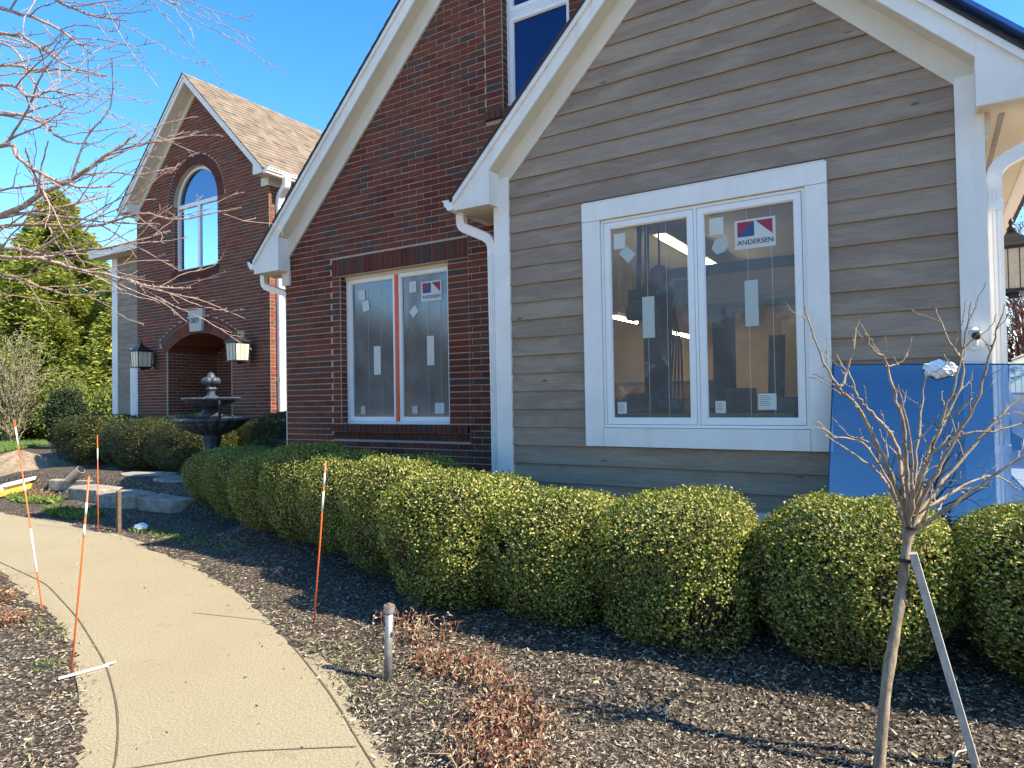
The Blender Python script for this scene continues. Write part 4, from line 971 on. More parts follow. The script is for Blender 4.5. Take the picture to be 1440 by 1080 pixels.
# ------------------------------------------------------------------ camera (also used to turn picture positions into places)
YAW, PIT, ROL, FPX = .55592, .020616, -.017092, 950.0
CP = Vector((0, -5.1256, 1.6))
fw = Vector((-math.sin(YAW)*math.cos(PIT), math.cos(YAW)*math.cos(PIT), math.sin(PIT))); r0 = Vector((math.cos(YAW), math.sin(YAW), 0)); u0 = r0.cross(fw)
rt = math.cos(ROL)*r0+math.sin(ROL)*u0; up = -math.sin(ROL)*r0+math.cos(ROL)*u0
cam = bpy.data.cameras.new('camera'); cam.sensor_width = 36; cam.lens = FPX/1440*36; cam.clip_end = 3000; cam.clip_start = .05
co = bpy.data.objects.new('camera', cam); COL.objects.link(co)
co.matrix_world = Matrix(((rt.x, up.x, -fw.x, CP.x), (rt.y, up.y, -fw.y, CP.y), (rt.z, up.z, -fw.z, CP.z), (0, 0, 0, 1))); scene.camera = co
def at(px, py, depth): return CP + (fw + rt*((px-720)/FPX) + up*((540-py)/FPX))*depth

# ------------------------------------------------------------------ boxwood
def superellipsoid(d, a, b, h, p):
    return 1/((np.abs(d[:, 0])/a)**p+(np.abs(d[:, 1])/b)**p+(np.abs(d[:, 2])/h)**p)**(1/p)
def lump(d, seed):
    r = np.random.default_rng(seed); f = np.zeros(len(d))
    for k in range(7):
        w = r.normal(size=3)*(2.2+k*1.1); f += np.sin(d @ w + r.uniform(0, 6))*(.5/(1+k*.6))
    return f
def foliage_mesh(name, n, a, b, h, seed, leaf, mat, p=3.0, twigs=260):
    r = np.random.default_rng(seed)
    # even cover of the rounded block: directions weighted by where the surface lies
    d = r.normal(size=(n*3, 3)); d = d/np.abs(d).max(1, keepdims=True); d[:, :2] *= (.55+.9*r.random((len(d), 1))); d = unit(d)
    d = d[(d[:, 2] > -.86)][:n]; n = len(d)
    rad = superellipsoid(d, a, b, h/2, p)*(1+.075*lump(d, seed))
    depth = 1-.17*r.random(n)**1.8
    spr = r.random(n) < .06; depth[spr] = 1+.05*r.random(spr.sum())
    Pp = d*(rad*depth)[:, None]
    tz = (Pp[:, 2]+h/2)/h; tap = .80+.20*np.clip(tz/.45, 0, 1)**.7; Pp[:, :2] *= tap[:, None]
    thin = np.clip((.5-tz)/.5, 0, 1); keep = r.random(n) > thin*.62; 
    for q_ in range(3):
        pd = unit(r.normal(size=3)*np.array([1, 1, .35])-np.array([0, 0, .25])); keep &= ~((d @ pd > r.uniform(.955, .985)) & (r.random(n) < .75))
    st = r.random(n) < .006; Pp[st] *= 1.07
    Pp = Pp[keep]; dd = d[keep]; n = len(Pp)
    nr = unit(np.sign(dd)*np.abs(Pp)**2+1e-6)
    tg = r.normal(size=(n, 3)); tg = unit(tg-nr*(tg*nr).sum(1, keepdims=True)); T_ = unit(tg+nr*r.uniform(.1, .8, (n, 1))+np.array([0, 0, .35])); N_ = unit(nr+r.normal(size=(n, 3))*.42+np.array([0, 0, .2]))
    L = leaf*r.uniform(.65, 1.25, n); V, F = kites(Pp, T_, N_, L, L*.62)
    V[:, 2] += h/2
    mi = np.zeros(len(F), int)
    # twig mass inside
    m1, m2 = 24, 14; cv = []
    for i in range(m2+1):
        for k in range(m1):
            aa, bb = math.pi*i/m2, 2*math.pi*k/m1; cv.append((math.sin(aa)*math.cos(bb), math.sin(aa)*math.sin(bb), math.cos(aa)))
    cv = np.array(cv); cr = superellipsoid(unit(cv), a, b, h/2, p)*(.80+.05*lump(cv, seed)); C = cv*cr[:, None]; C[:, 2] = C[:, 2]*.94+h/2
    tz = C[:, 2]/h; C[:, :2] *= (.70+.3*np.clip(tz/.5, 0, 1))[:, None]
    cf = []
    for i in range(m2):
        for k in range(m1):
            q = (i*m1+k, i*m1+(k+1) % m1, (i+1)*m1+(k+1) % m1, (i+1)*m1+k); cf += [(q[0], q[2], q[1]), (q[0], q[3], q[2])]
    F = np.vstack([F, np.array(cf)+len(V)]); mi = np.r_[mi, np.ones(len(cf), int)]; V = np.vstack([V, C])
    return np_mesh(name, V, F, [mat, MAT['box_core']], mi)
def twig_mesh(name, n, a, b, h, seed):
    r = random.Random(seed); mb = MB()
    for k in range(n):
        t = r.uniform(0, 6.283); z0 = r.uniform(.03, .25)*h; z1 = z0+r.uniform(.12, .5)*h; q = r.uniform(.5, .8)
        a0 = Vector((math.cos(t)*a*q*.6, math.sin(t)*b*q*.6, z0)); k1 = min(1.0, .80+.28*z1/h); t2 = t+r.uniform(-.25, .25); s_ = superellipsoid(np.array([[math.cos(t2), math.sin(t2), 0]]), a, b, 1, 3.0)[0]
        a2 = Vector((math.cos(t2)*s_*k1, math.sin(t2)*s_*k1, z1)); a1 = (a0+a2)/2+Vector((math.cos(t)*.05, math.sin(t)*.05, -.03))
        w = r.uniform(.002, .0042); mb.tube([a0, a1, a2], [w*1.5, w, w*.6], 3, caps=False)
    for k in range(6):
        t = r.uniform(0, 6.283); mb.tube([(0, 0, -.08), (math.cos(t)*.08, math.sin(t)*.08, .15*h), (math.cos(t)*a*.5, math.sin(t)*b*.5, .55*h)], [.018, .014, .006], 5)
    me = bpy.data.meshes.new(name); me.from_pydata(mb.v, [], mb.f); me.materials.append(MAT['twig']); return me
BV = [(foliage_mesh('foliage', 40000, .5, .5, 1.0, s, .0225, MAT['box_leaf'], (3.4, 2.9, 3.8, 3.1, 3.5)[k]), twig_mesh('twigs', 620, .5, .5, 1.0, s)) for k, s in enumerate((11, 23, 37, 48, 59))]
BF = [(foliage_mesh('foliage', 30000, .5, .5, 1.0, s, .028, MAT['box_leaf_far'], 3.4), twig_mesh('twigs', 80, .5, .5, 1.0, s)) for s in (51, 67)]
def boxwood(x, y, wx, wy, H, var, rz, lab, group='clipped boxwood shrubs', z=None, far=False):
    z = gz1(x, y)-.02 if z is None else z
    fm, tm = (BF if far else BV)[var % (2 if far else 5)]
    t = T('boxwood', lab, 'shrub', (x, y, z), 0, group)
    f = link('foliage', fm, t); f.scale = (wx*2, wy*2, H)
    if abs(rz) > 1e-6: f.rotation_euler = (0, 0, rz)
    s = link('stems', tm, t); s.scale = (wx*2, wy*2, H); s.rotation_euler = (0, 0, rz)
    return t
B = boxwood
q = math.pi/2
B(.60,-.80,.52,.50,.80,0,0, 'clipped boxwood behind the staked young tree, cut off by the right frame edge', z=.18)
B(-.40,-.88,.49,.50,.86,1,q, 'round clipped boxwood directly behind the staked young tree trunk', z=.12)
B(-1.37,-.92,.48,.50,.92,2,0, 'full clipped boxwood just left of the bare mulch gap below the large window', z=.04)
B(-2.25,-.88,.53,.50,.90,3,0, 'clipped boxwood below the left half of the large window', z=.05)
B(-3.05,-.92,.56,.52,.96,4,q, 'broad clipped boxwood at the white corner board, behind the grey capped pipe', z=.07)
B(-3.90,-.60,.50,.50,.95,2,2*q, 'clipped boxwood below the right pane of the brick gable window', z=.13)
B(-4.72,-.42,.44,.47,.91,0,3*q, 'clipped boxwood below the orange taped window, behind the nearest hedge-side stake', z=.17)
B(-5.42,-.30,.42,.45,.95,1,3*q, 'clipped boxwood against the bricks left of the orange taped window', z=.19)
B(-6.12,-.18,.41,.45,.88,3,2*q, 'clipped boxwood at the left corner of the brick gable, before the dark gap', z=.19)
B(-7.35,.42,.5,.48,.86,4,0, 'half shaded boxwood with one sunlit patch left of the dark gap', z=.15)
B(-8.50,.88,.56,.5,.80,1,0, 'shaded boxwood at the far left end of the front row by the stone slabs', z=.14)
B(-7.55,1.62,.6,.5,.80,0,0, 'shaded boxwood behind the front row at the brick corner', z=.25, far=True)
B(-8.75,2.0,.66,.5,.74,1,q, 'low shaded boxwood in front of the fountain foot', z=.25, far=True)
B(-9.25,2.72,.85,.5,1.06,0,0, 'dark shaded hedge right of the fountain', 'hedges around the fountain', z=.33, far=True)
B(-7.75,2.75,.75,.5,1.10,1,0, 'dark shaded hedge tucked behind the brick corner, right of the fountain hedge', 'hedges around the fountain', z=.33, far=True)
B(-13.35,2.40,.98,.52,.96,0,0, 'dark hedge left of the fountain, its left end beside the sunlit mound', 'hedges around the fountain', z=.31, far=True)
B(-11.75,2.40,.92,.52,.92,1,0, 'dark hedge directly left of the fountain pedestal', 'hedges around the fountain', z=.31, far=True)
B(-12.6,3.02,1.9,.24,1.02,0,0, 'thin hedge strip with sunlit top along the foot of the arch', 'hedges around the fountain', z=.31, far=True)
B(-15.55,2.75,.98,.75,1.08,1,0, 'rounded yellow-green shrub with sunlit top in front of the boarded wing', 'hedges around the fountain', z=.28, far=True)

# ------------------------------------------------------------------ mulch chips and other ground litter
def scatter(n, rmin, rmax, ok, ang=(95, 178), seed=1, pw=1.0):
    r = np.random.default_rng(seed); a = np.radians(r.uniform(*ang, n)); d = rmin*(rmax/rmin)**(r.random(n)**pw)
    P_ = np.stack([CP.x+d*np.cos(a), CP.y+d*np.sin(a)], 1); return P_[ok(P_)]
def bed_ok(P_):
    yw = np.where(P_[:, 0] > -3.33, -.05, np.where(P_[:, 0] > -6.77, .45, 3.2))
    return ~in_path(P_) & (P_[:, 1] < yw)
def chips(name, P_, smin, smax, mat, seed, tilt=.35, asp=(.2, .45), lift=.004, zmin=None):
    r = np.random.default_rng(seed); n = len(P_); z = gz(P_[:, 0], P_[:, 1]); z = (np.maximum(z, zmin) if zmin is not None else z)+lift+r.random(n)*.008*(0 if zmin is not None else 1)
    c = np.stack([P_[:, 0], P_[:, 1], z], 1); a = r.uniform(0, 2*np.pi, n)
    t = np.stack([np.cos(a), np.sin(a), r.normal(0, tilt, n)], 1); t = unit(t); nn = unit(np.stack([r.normal(0, tilt, n), r.normal(0, tilt, n), np.ones(n)], 1))
    s_ = unit(np.cross(nn, t)); nn = np.cross(t, s_); L = (smin+(smax-smin)*r.random(n)**2)[:, None]; W = L*r.uniform(*asp, n)[:, None]; H = W*.35
    tp = r.uniform(.3, 1, (n, 1))
    v = np.stack([c-t*L/2-s_*W/2, c-t*L/2+s_*W/2, c+t*L/2+s_*W/2*tp, c+t*L/2-s_*W/2*tp, c-t*L*.4+nn*H, c+t*L*.4+nn*H], 1).reshape(-1, 3)
    i = (np.arange(n)*6)[:, None]
    F = np.concatenate([i+np.array([[0, 3, 5]]), i+np.array([[0, 5, 4]]), i+np.array([[1, 4, 5]]), i+np.array([[1, 5, 2]]), i+np.array([[0, 4, 1]]), i+np.array([[3, 2, 5]])], 1).reshape(-1, 3)
    return link(name, np_mesh(name, v, F, mat))
tag(chips('mulch_chips', scatter(190000, 1.9, 13, bed_ok, (80, 182), 1, .9), .007, .029, MAT['chip'], 2), 'loose dark and tan bark chips over the beds', 'mulch', kind='stuff')
dry = m_island('dry_leaf', [(0, (.18,.11,.06)), (.5, (.34,.25,.14)), (1, (.5,.42,.27))], .8)
tag(chips('dry_leaves', scatter(1500, 2.2, 10, bed_ok, (85, 175), 5), .016, .038, dry, 6, .5, (.3, .6), .010), 'scattered dry leaves on the mulch', 'leaves', kind='stuff')
def path_ok(P_): return in_path(P_)
g_ = chips('path_debris', scatter(420, 2.6, 11, path_ok, (110, 165), 8), .005, .024, MAT['chip'], 9, .2, (.25, .8), .003, zmin=.001)
tag(g_, 'small bark crumbs and dry bits on the concrete walk', 'debris', kind='stuff')
# spill-over of chips along the walk edges
def edge_pts(poly, n, w, seed):
    r = np.random.default_rng(seed); k = r.integers(10, len(poly)-12, n); f = r.random((n, 1)); return poly[k]*(1-f)+poly[k+1]*f + r.normal(0, w, (n, 2))
E_ = np.vstack([edge_pts(PRs, 2600, .05, 3), edge_pts(PLs, 2200, .05, 4)])
zc = np.where(in_path(E_), .055, 0)
tag(chips('edge_chips', E_[in_path(E_)][::2], .008, .03, MAT['chip'], 12, .3, (.2, .45), .006, zmin=.001), 'bark chips spilled over the edge of the walk', 'mulch', kind='stuff')
# red dry stems
def stems(name, spots, mat, seed, hmin, hmax, w=.0022, leafy=True):
    r = np.random.default_rng(seed); mb = MB(); LP = []; LT = []
    for (cx, cy, rx, ry, n) in spots:
        for k in range(n):
            a, q_ = r.uniform(0, 6.283), math.sqrt(r.random()); x, y = cx+rx*q_*math.cos(a), cy+ry*q_*math.sin(a)
            z = gz1(x, y) if False else float(z0f(x, y)); h = r.uniform(hmin, hmax); b = r.uniform(0, 6.283); s_ = r.uniform(.4, 1.5)*h
            p0 = Vector((x, y, z-.01)); p1 = Vector((x+math.cos(b)*s_*.3, y+math.sin(b)*s_*.3, z+h*.75)); p2 = Vector((x+math.cos(b)*s_*.8, y+math.sin(b)*s_*.8, z+h*r.uniform(.55, 1.1))); p3 = p2+Vector((math.cos(b+1)*h*.25, math.sin(b+1)*h*.25, -h*r.uniform(0, .4)))
            mb.tube([p0, p1, p2, p3], [w*1.2, w, w*.9, w*.6], 3, caps=False)
            for p_ in (p1, p2, p3): LP += [p_[:]]*2
    F0 = np.array(mb.f); V0 = np.array(mb.v)
    LP = np.array(LP); LT = r.normal(size=(len(LP), 3)); V, F = kites(LP, LT, r.normal(size=(len(LP), 3)), r.uniform(.012, .035, len(LP)), r.uniform(.006, .018, len(LP)))
    F0 = np.vstack([F0[:, :3], F0[:, [0, 2, 3]]]); return link(name, np_mesh(name, np.vstack([V0, V]), np.vstack([F0, F+len(V0)]), mat))
z0f = lambda x, y: gz1(x, y)
tag(stems('red_groundcover', [(-2.42,-1.93,.30,.14,170),(-2.08,-2.05,.16,.10,50),(-1.78,-2.34,.24,.17,190),(-1.64,-2.66,.22,.16,170),(-3.0,-1.62,.35,.16,90)], MAT['sedum'], 3, .04, .13), 'curled reddish dry stems of ground cover near the walk', 'ground cover', kind='stuff')
tag(stems('red_clump', [(-6.6,-2.62,.2,.12,90),(-5.8,-2.85,.16,.1,70),(-13.6,.65,.5,.2,120)], MAT['sedum'], 4, .03, .10), 'small dark red plant tufts beside the walk', 'ground cover', kind='stuff')
def tufts(name, spots, mat, seed, lab, cat):
    r = np.random.default_rng(seed); Pp, Tt, Ll = [], [], []
    for (cx, cy, rx, ry, n, hl) in spots:
        a = r.uniform(0, 6.283, n); q_ = np.sqrt(r.random(n)); x = cx+rx*q_*np.cos(a); y = cy+ry*q_*np.sin(a)
        Pp.append(np.stack([x, y, gz(x, y)], 1)); Tt.append(np.stack([r.normal(0, .6, n), r.normal(0, .6, n), np.full(n, .7)], 1)); Ll.append(r.uniform(.5, 1.2, n)*hl)
    Pp, Tt, Ll = np.vstack(Pp), np.vstack(Tt), np.concatenate(Ll)
    V, F = kites(Pp, Tt, r.normal(size=(len(Pp), 3))+np.array([0, 0, .6]), Ll, Ll*.4); tag(link(name, np_mesh(name, V, F, mat)), lab, cat, kind='stuff')
tufts('weeds', [(-12.9,.3,.8,.22,900,.10),(-10.7,-.12,.7,.2,900,.10),(-8.4,-.32,.35,.12,130,.06),(-7.6,-.42,.5,.12,110,.05),(-6.6,-.6,.6,.1,90,.05),(-3.2,-2.05,.4,.14,60,.035),(-2.6,-2.35,.4,.14,70,.03),(-5.4,-2.78,.3,.1,40,.04),(-4.6,-3.1,.15,.1,30,.04),(-2.0,-2.0,.7,.5,60,.03)], MAT['weed'], 21, 'low green weeds in the mulch along the walk', 'weeds')

def catmull(pts, n=6):
    p = [Vector(q) for q in pts]; p = [p[0]*2-p[1]]+p+[p[-1]*2-p[-2]]; out = []
    for i in range(1, len(p)-2):
        for k in range(n):
            t = k/n; a, b, c, d = p[i-1:i+3]; out.append(.5*((2*b)+(c-a)*t+(2*a-5*b+4*c-d)*t*t+(3*b-a-3*c+d)*t**3))
    out.append(p[-2]); return out
# ------------------------------------------------------------------ markers, pipes, sticks
def bent(px0, py0, px1, py1, x, y):    # base point known, top from its picture position at the same distance
    return None
def stake(base, top, lab, bands, r_=.0055):
    t = T('marker_stake', lab, 'stake', base, 0, 'orange marker stakes'); b = Vector(base); d = Vector(top)-b
    cuts = sorted({0, 1, *[c for (a, c, m) in bands], *[a for (a, c, m) in bands]})
    mb = MB(); mb.tube([d*-.12, d*.5+Vector((.004, 0, 0)), d], r_, 8); mb.build('rod', MAT['orange'], t, smooth=True)
    for (a, c, m) in bands:
        mb = MB(); f = lambda s_: d*s_ + Vector((.004, 0, 0))*(1-abs(2*s_-1)); mb.tube([f(a), f(c)], r_*1.15, 8); mb.build('band', MAT[m], t, smooth=True)
    return t
stake((-3.787,-1.767,.01), (-3.522,-1.88,1.193), 'orange marker stake in front of the boxwood row beside the walk', ((.70,.82,'band'),(.85,.93,'band')))
stake((-4.375,-3.09,.01), (-4.162,-3.09,1.187), 'orange marker stake whose foot touches the white stick by the walk', ((.80,.87,'band'),(.70,.76,'band')))
stake((-5.882,-2.591,.01), (-6.35,-2.591,1.49), 'leaning orange and white marker stake at the far left edge of the walk', ((.86,.96,'band'),(.20,.42,'band'),(.62,.66,'band')))
stake((-8.975,-.63,.01), (-8.982,-.63,1.218), 'red-orange marker stake at the stone slabs across the walk', ((.72,.86,'band'),))
b5 = at(128, 652, 15.6); stake((b5.x, b5.y, .3), (b5.x-.05, b5.y, 1.46), 'far orange marker stake standing in the sunlit mound of shrub', ((.62,.86,'band'),))
t = T('standpipe', 'short grey capped metal pipe standing in the mulch', 'pipe', (-2.693, -2.197, 0))
mb = MB(); mb.tube([(0, 0, -.05), (.02, 0, .40)], .023, 16); mb.build('pipe', MAT['steel'], t, smooth=True)
mb = MB(); mb.tube([(.019, 0, .385), (.0208, 0, .424)], .032, 16); mb.build('collar', MAT['steel'], t); mb = MB(); mb.tube([(.0208, 0, .424), (.021, 0, .434)], .013, 10); mb.build('cap', simple('rusty_cap', (.30,.14,.07), .7, .2, 30), t); mb = MB(); mb.tube([(.03,.0,.27),(.055,.0,.27)], .011, 8); mb.build('screw', MAT['steel'], t)
t = T('short_post', 'short brown wooden post beside the stone slabs', 'post', (-8.73, -.505, 0))
mb = MB(); mb.box(-.022, .022, -.022, .022, -.05, .50); mb.prism([(-.022, .5), (.022, .5), (.012, .52), (-.012, .52)], -.022, .022); mb.build('post', MAT['post'], t)
mb = MB(); mb.bar((-4.363, -3.165, .012), (-4.313, -2.91, .012), .013, .010); mb.bar((-4.318, -2.935, .019), (-4.305, -2.87, .022), .010, .005); tag(mb.build('wood_stick', MAT['white_board']), 'thin white wooden stick lying over the left edge of the walk', 'stick')
mb = MB(); mb.tube([(-5.15, -2.1, .008), (-4.9, -2.02, .010)], .003, 5); mb = None
blob('paper_scrap', (-8.55, -.33, .05), (.11, .06, .035), MAT['cloth'], 'crumpled white paper scrap on the mulch by the short post', 'litter', 5, .3, 16)
mb = MB(); pts = [(.035, -1.75, .03), (.05, -1.68, .06), (.09, -1.60, .05), (.2, -1.45, .05), (.34, -1.33, .08), (.55, -1.2, .14)]
q_ = catmull(pts, 8); mb.tube(q_, .0045, 8); tag(mb.build('cable', MAT['hose'], smooth=True), 'loose grey cable on the mulch at the foot of the tree prop', 'cable')
# stone slabs
def slab(x, y, rx, ry, th, ztop, rz, seed, lab):
    r = random.Random(seed); n = r.randint(6, 8); mb = MB(); poly = []
    for k in range(n):
        a = 2*math.pi*(k+r.uniform(-.25, .25))/n; q_ = r.uniform(.85, 1.12); poly.append((rx*q_*math.copysign(abs(math.cos(a))**.7, math.cos(a)), ry*q_*math.copysign(abs(math.sin(a))**.7, math.sin(a))))
    mb.prism(poly, -th, 0, axis='z'); o = mb.build('stone_slab', MAT['stone']); o.location = (x, y, ztop); o.rotation_euler = (r.uniform(-.02, .02), r.uniform(-.03, .03), rz)
    bv = o.modifiers.new('b', 'BEVEL'); bv.width = .018; bv.segments = 2; tag(o, lab, 'stone', 'stone slabs edging the bed')
slab(-9.75, .92, .55, .40, .2, .21, .08, 1, 'thick stone slab nearest the shaded boxwood, behind the short post')
slab(-10.85, .88, .56, .42, .22, .21, -.05, 2, 'long pale stone slab behind the red-orange stake')
slab(-12.05, .98, .64, .44, .22, .22, .1, 3, 'stone slab between the red-orange stake and the tilted spotlight')
slab(-13.25, 1.45, .75, .55, .2, .27, .35, 4, 'flat stone slab under the tilted spotlight')
slab(-13.6, 2.35, .8, .45, .16, .33, .3, 5, 'shaded stone slab at the left end of the dark hedge')
slab(-10.5, 1.55, .62, .36, .10, .37, .0, 6, 'thin upper stone slab on the bed below the fountain hedge')
slab(-11.9, 1.68, .6, .30, .10, .37, .15, 7, 'thin upper stone slab in shade below the left hedge')
t = T('spotlight', 'tilted tan garden spotlight lying on the stone slabs', 'light', (-13.0, 1.0, .36), R(20))
mb = MB(); mb.tube([(-.13, 0, -.09), (.12, 0, .10)], .075, 16); mb.build('housing', simple('tan_metal', (.33,.28,.22), .5, .1, 20), t, smooth=False); mb = MB(); mb.tube([(.115, 0, .097), (.125, 0, .104)], .066, 16); mb.build('lens', MAT['black'], t); mb = MB(); mb.tube([(0, 0, -.06), (0, .02, -.16)], .014, 8); mb.build('stem', MAT['black'], t)
# boards and heap
mb = MB(); a_, b_ = Vector((-15.5, 1.95, .13)), Vector((-13.7, .0, .10)); mb.bar(a_, b_, .30, .09); tag(mb.build('foam_board', MAT['yellow_board']), 'yellow foam board lying on the ground left of the slabs', 'board')
mb = MB(); a_, b_ = Vector((-15.6, 2.05, .206)), Vector((-13.8, .1, .176)); mb.bar(a_, b_, .20, .055); mb.bar(a_+Vector((.1,.1,.061)), b_+Vector((.1,.1,.061)), .07, .05); tag(mb.build('lumber', MAT['white_board']), 'white painted lumber stacked on the yellow foam board', 'board')
mx, my = -17.4, 1.9; n = 40; V = []; 
for i in range(15):
    for k in range(n):
        rr = i/14; a = 2*math.pi*k/n; rad = rr*1.35*(1+.12*math.sin(3*a+1)+.05*math.sin(7*a)); h = .60*(1-rr**1.25)+.03*math.sin(9*a+rr*8); V.append((mx+rad*math.cos(a)*1.2, my+rad*math.sin(a), h+.0))
F = [(i*n+k, i*n+(k+1) % n, (i+1)*n+(k+1) % n, (i+1)*n+k) for i in range(14) for k in range(n)]
heap = simple('tan_soil', (.25,.19,.13), .95, .35, 14, .1, bump=.9)
tag(link('soil_heap', np_mesh('soil_heap', np.array(V), np.array(F), heap, smooth=True)), 'tan heap of soil behind the lumber', 'heap')
md = path.modifiers.new('s', 'SOLIDIFY'); md.thickness = .12; md.offset = -1

# ------------------------------------------------------------------ bare trees
def twiggy(mb, pts, r0_, r1_, rnd, level, bud, spread=.6, density=3.0, lenf=.5, sides=5, jit=.006, upb=.15, minr=.0012, inplane=None):
    """a limb with side shoots along it"""
    q = catmull(pts, 5); L = sum((q[i+1]-q[i]).length for i in range(len(q)-1)); n = len(q)
    q = [p+Vector((rnd.gauss(0, jit), rnd.gauss(0, jit), rnd.gauss(0, jit)))*(0 if i in (0,) else 1) for i, p in enumerate(q)]
    rad = [max(minr, r0_+(r1_-r0_)*(i/(n-1))**.8) for i in range(n)]
    mb.tube(q, rad, sides, caps=level < 1)
    if level > 0 or bud:
        for k in range(int(L/bud)) if bud else []:
            i = rnd.uniform(0, n-1.01); j = int(i); p = q[j].lerp(q[j+1], i-j); dr = Vector((rnd.gauss(0,1), rnd.gauss(0,1), rnd.gauss(.3,1))).normalized(); b = rnd.uniform(.5, 1.2)*max(.004, min(.010, rad[j]*1.4))
            mb.tube([p, p+dr*b*1.1, p+dr*b*2.2], [b*.45, b*.5, b*.12], 4, caps=False)
    if level <= 0: return
    m = max(1, int(L*density))
    for k in range(m):
        i = (k+rnd.uniform(.2, .9))/m*(n-1.01)*.93+.05*n; i = min(i, n-1.01); j = int(i); p = q[j].lerp(q[j+1], i-j); d = (q[j+1]-q[j]).normalized()
        s_ = Vector((rnd.gauss(0,1), rnd.gauss(0,1), rnd.gauss(upb,1))); s_ = (s_-d*s_.dot(d)).normalized(); dd = (d*rnd.uniform(.45, .9)+s_*spread*rnd.uniform(.6, 1.3)).normalized()
        ll = L*lenf*rnd.uniform(.35, 1.0)*(1-.45*i/n); k1 = Vector((rnd.gauss(0,.09), rnd.gauss(0,.09), rnd.gauss(upb*.5,.09)))*ll
        r_ = max(minr, rad[j]*.55); twiggy(mb, [p, p+dd*ll*.35+k1*.4, p+dd*ll*.7+k1*.3, p+dd*ll+k1*1.2], r_, max(minr, r_*.35), rnd, level-1, bud, spread, density*1.7, lenf, max(3, sides-1), jit*.6, upb, minr)
# big overhanging tree : trunk left of the frame
rnd = random.Random(5)
t = T('bare_tree', 'leafless tree whose budding branches hang into the upper left corner', 'tree', (0, 0, 0))
mb = MB(); base = at(-470, 540, 5.6); bx, by = base.x, base.y; bz = gz1(bx, by)
tr = [(bx, by, bz-.1), (bx+.02, by, bz+.9), (bx-.04, by+.05, 1.9), (bx+.1, by+.02, 3.0), (bx+.1, by-.1, 4.2), (bx+.3, by, 5.4)]
mb.tube(catmull(tr, 6), [.15*(1-.7*(i/30)) for i in range(31)], 14); mb.build('trunk', MAT['bark_dark'], t, smooth=True)
def P2(z): 
    q = catmull(tr, 12); return min(q, key=lambda p: abs(p.z-z))
limbs = [
  (2.2, .035, .006, [(-150,350,5.4),(0,304,5.0),(60,272,4.9),(118,243,4.8),(150,218,4.7),(192,190,4.7)]),
  (2.1, .020, .004, [(-160,340,5.5),(0,318,5.2),(60,316,5.1),(130,318,5.0),(200,300,4.9),(250,308,4.85),(340,292,4.8)]),
  (2.0, .020, .004, [(-160,370,5.3),(0,350,4.8),(60,357,4.7),(110,352,4.7),(165,345,4.6),(240,325,4.6)]),
  (1.9, .018, .004, [(-160,350,5.0),(0,362,4.5),(60,364,4.4),(110,380,4.4),(160,388,4.3),(215,403,4.3),(268,405,4.3)]),
  (3.6, .022, .003, [(-150,40,5.2),(0,46,5.0),(50,62,4.9),(95,92,4.8),(150,106,4.8)]),
  (3.8, .020, .003, [(-140,-30,5.0),(0,12,4.7),(60,30,4.6),(110,60,4.6),(128,76,4.6)]),
  (3.2, .020, .003, [(-150,120,5.6),(0,92,5.3),(48,100,5.2),(90,98,5.1),(148,108,5.0)]),
  (2.9, .020, .003, [(-150,170,5.3),(0,160,5.0),(52,168,4.9),(85,195,4.8),(125,205,4.8)]),
  (2.6, .026, .004, [(-150,260,5.2),(0,205,4.7),(25,222,4.6),(60,245,4.5),(110,262,4.5),(160,262,4.5)]),
  (4.1, .020, .003, [(-120,-110,4.9),(30,-30,4.6),(80,0,4.5),(130,22,4.5),(178,28,4.5)]),
  (3.4, .016, .003, [(-150,70,6.0),(0,60,5.7),(40,105,5.6),(70,142,5.5),(112,158,5.5)]),
  (2.5, .016, .003, [(-150,300,6.2),(0,268,5.9),(45,262,5.8),(85,258,5.7),(130,282,5.7)]),
  (1.9, .014, .003, [(-160,420,5.4),(0,388,5.0),(45,400,4.9),(100,415,4.9),(150,408,4.8)]),
  (4.3, .014, .002, [(-100,-160,4.6),(100,-60,4.4),(190,-25,4.4),(240,2,4.4),(252,6,4.4)]),
  (3.0, .016, .003, [(-150,150,4.6),(0,120,4.3),(40,135,4.2),(75,128,4.2),(118,138,4.2)]),
]
mb = MB()
for (z, ra, rb_, pts) in limbs:
    pp = [P2(z)]+[at(*p) for p in pts]; twiggy(mb, pp, ra*1.0, rb_*1.15, rnd, 2, .034, .42, 2.9, .25, 6, .003, .04, .0022)
mb.build('branches', MAT['bark_warm'], t, smooth=True)
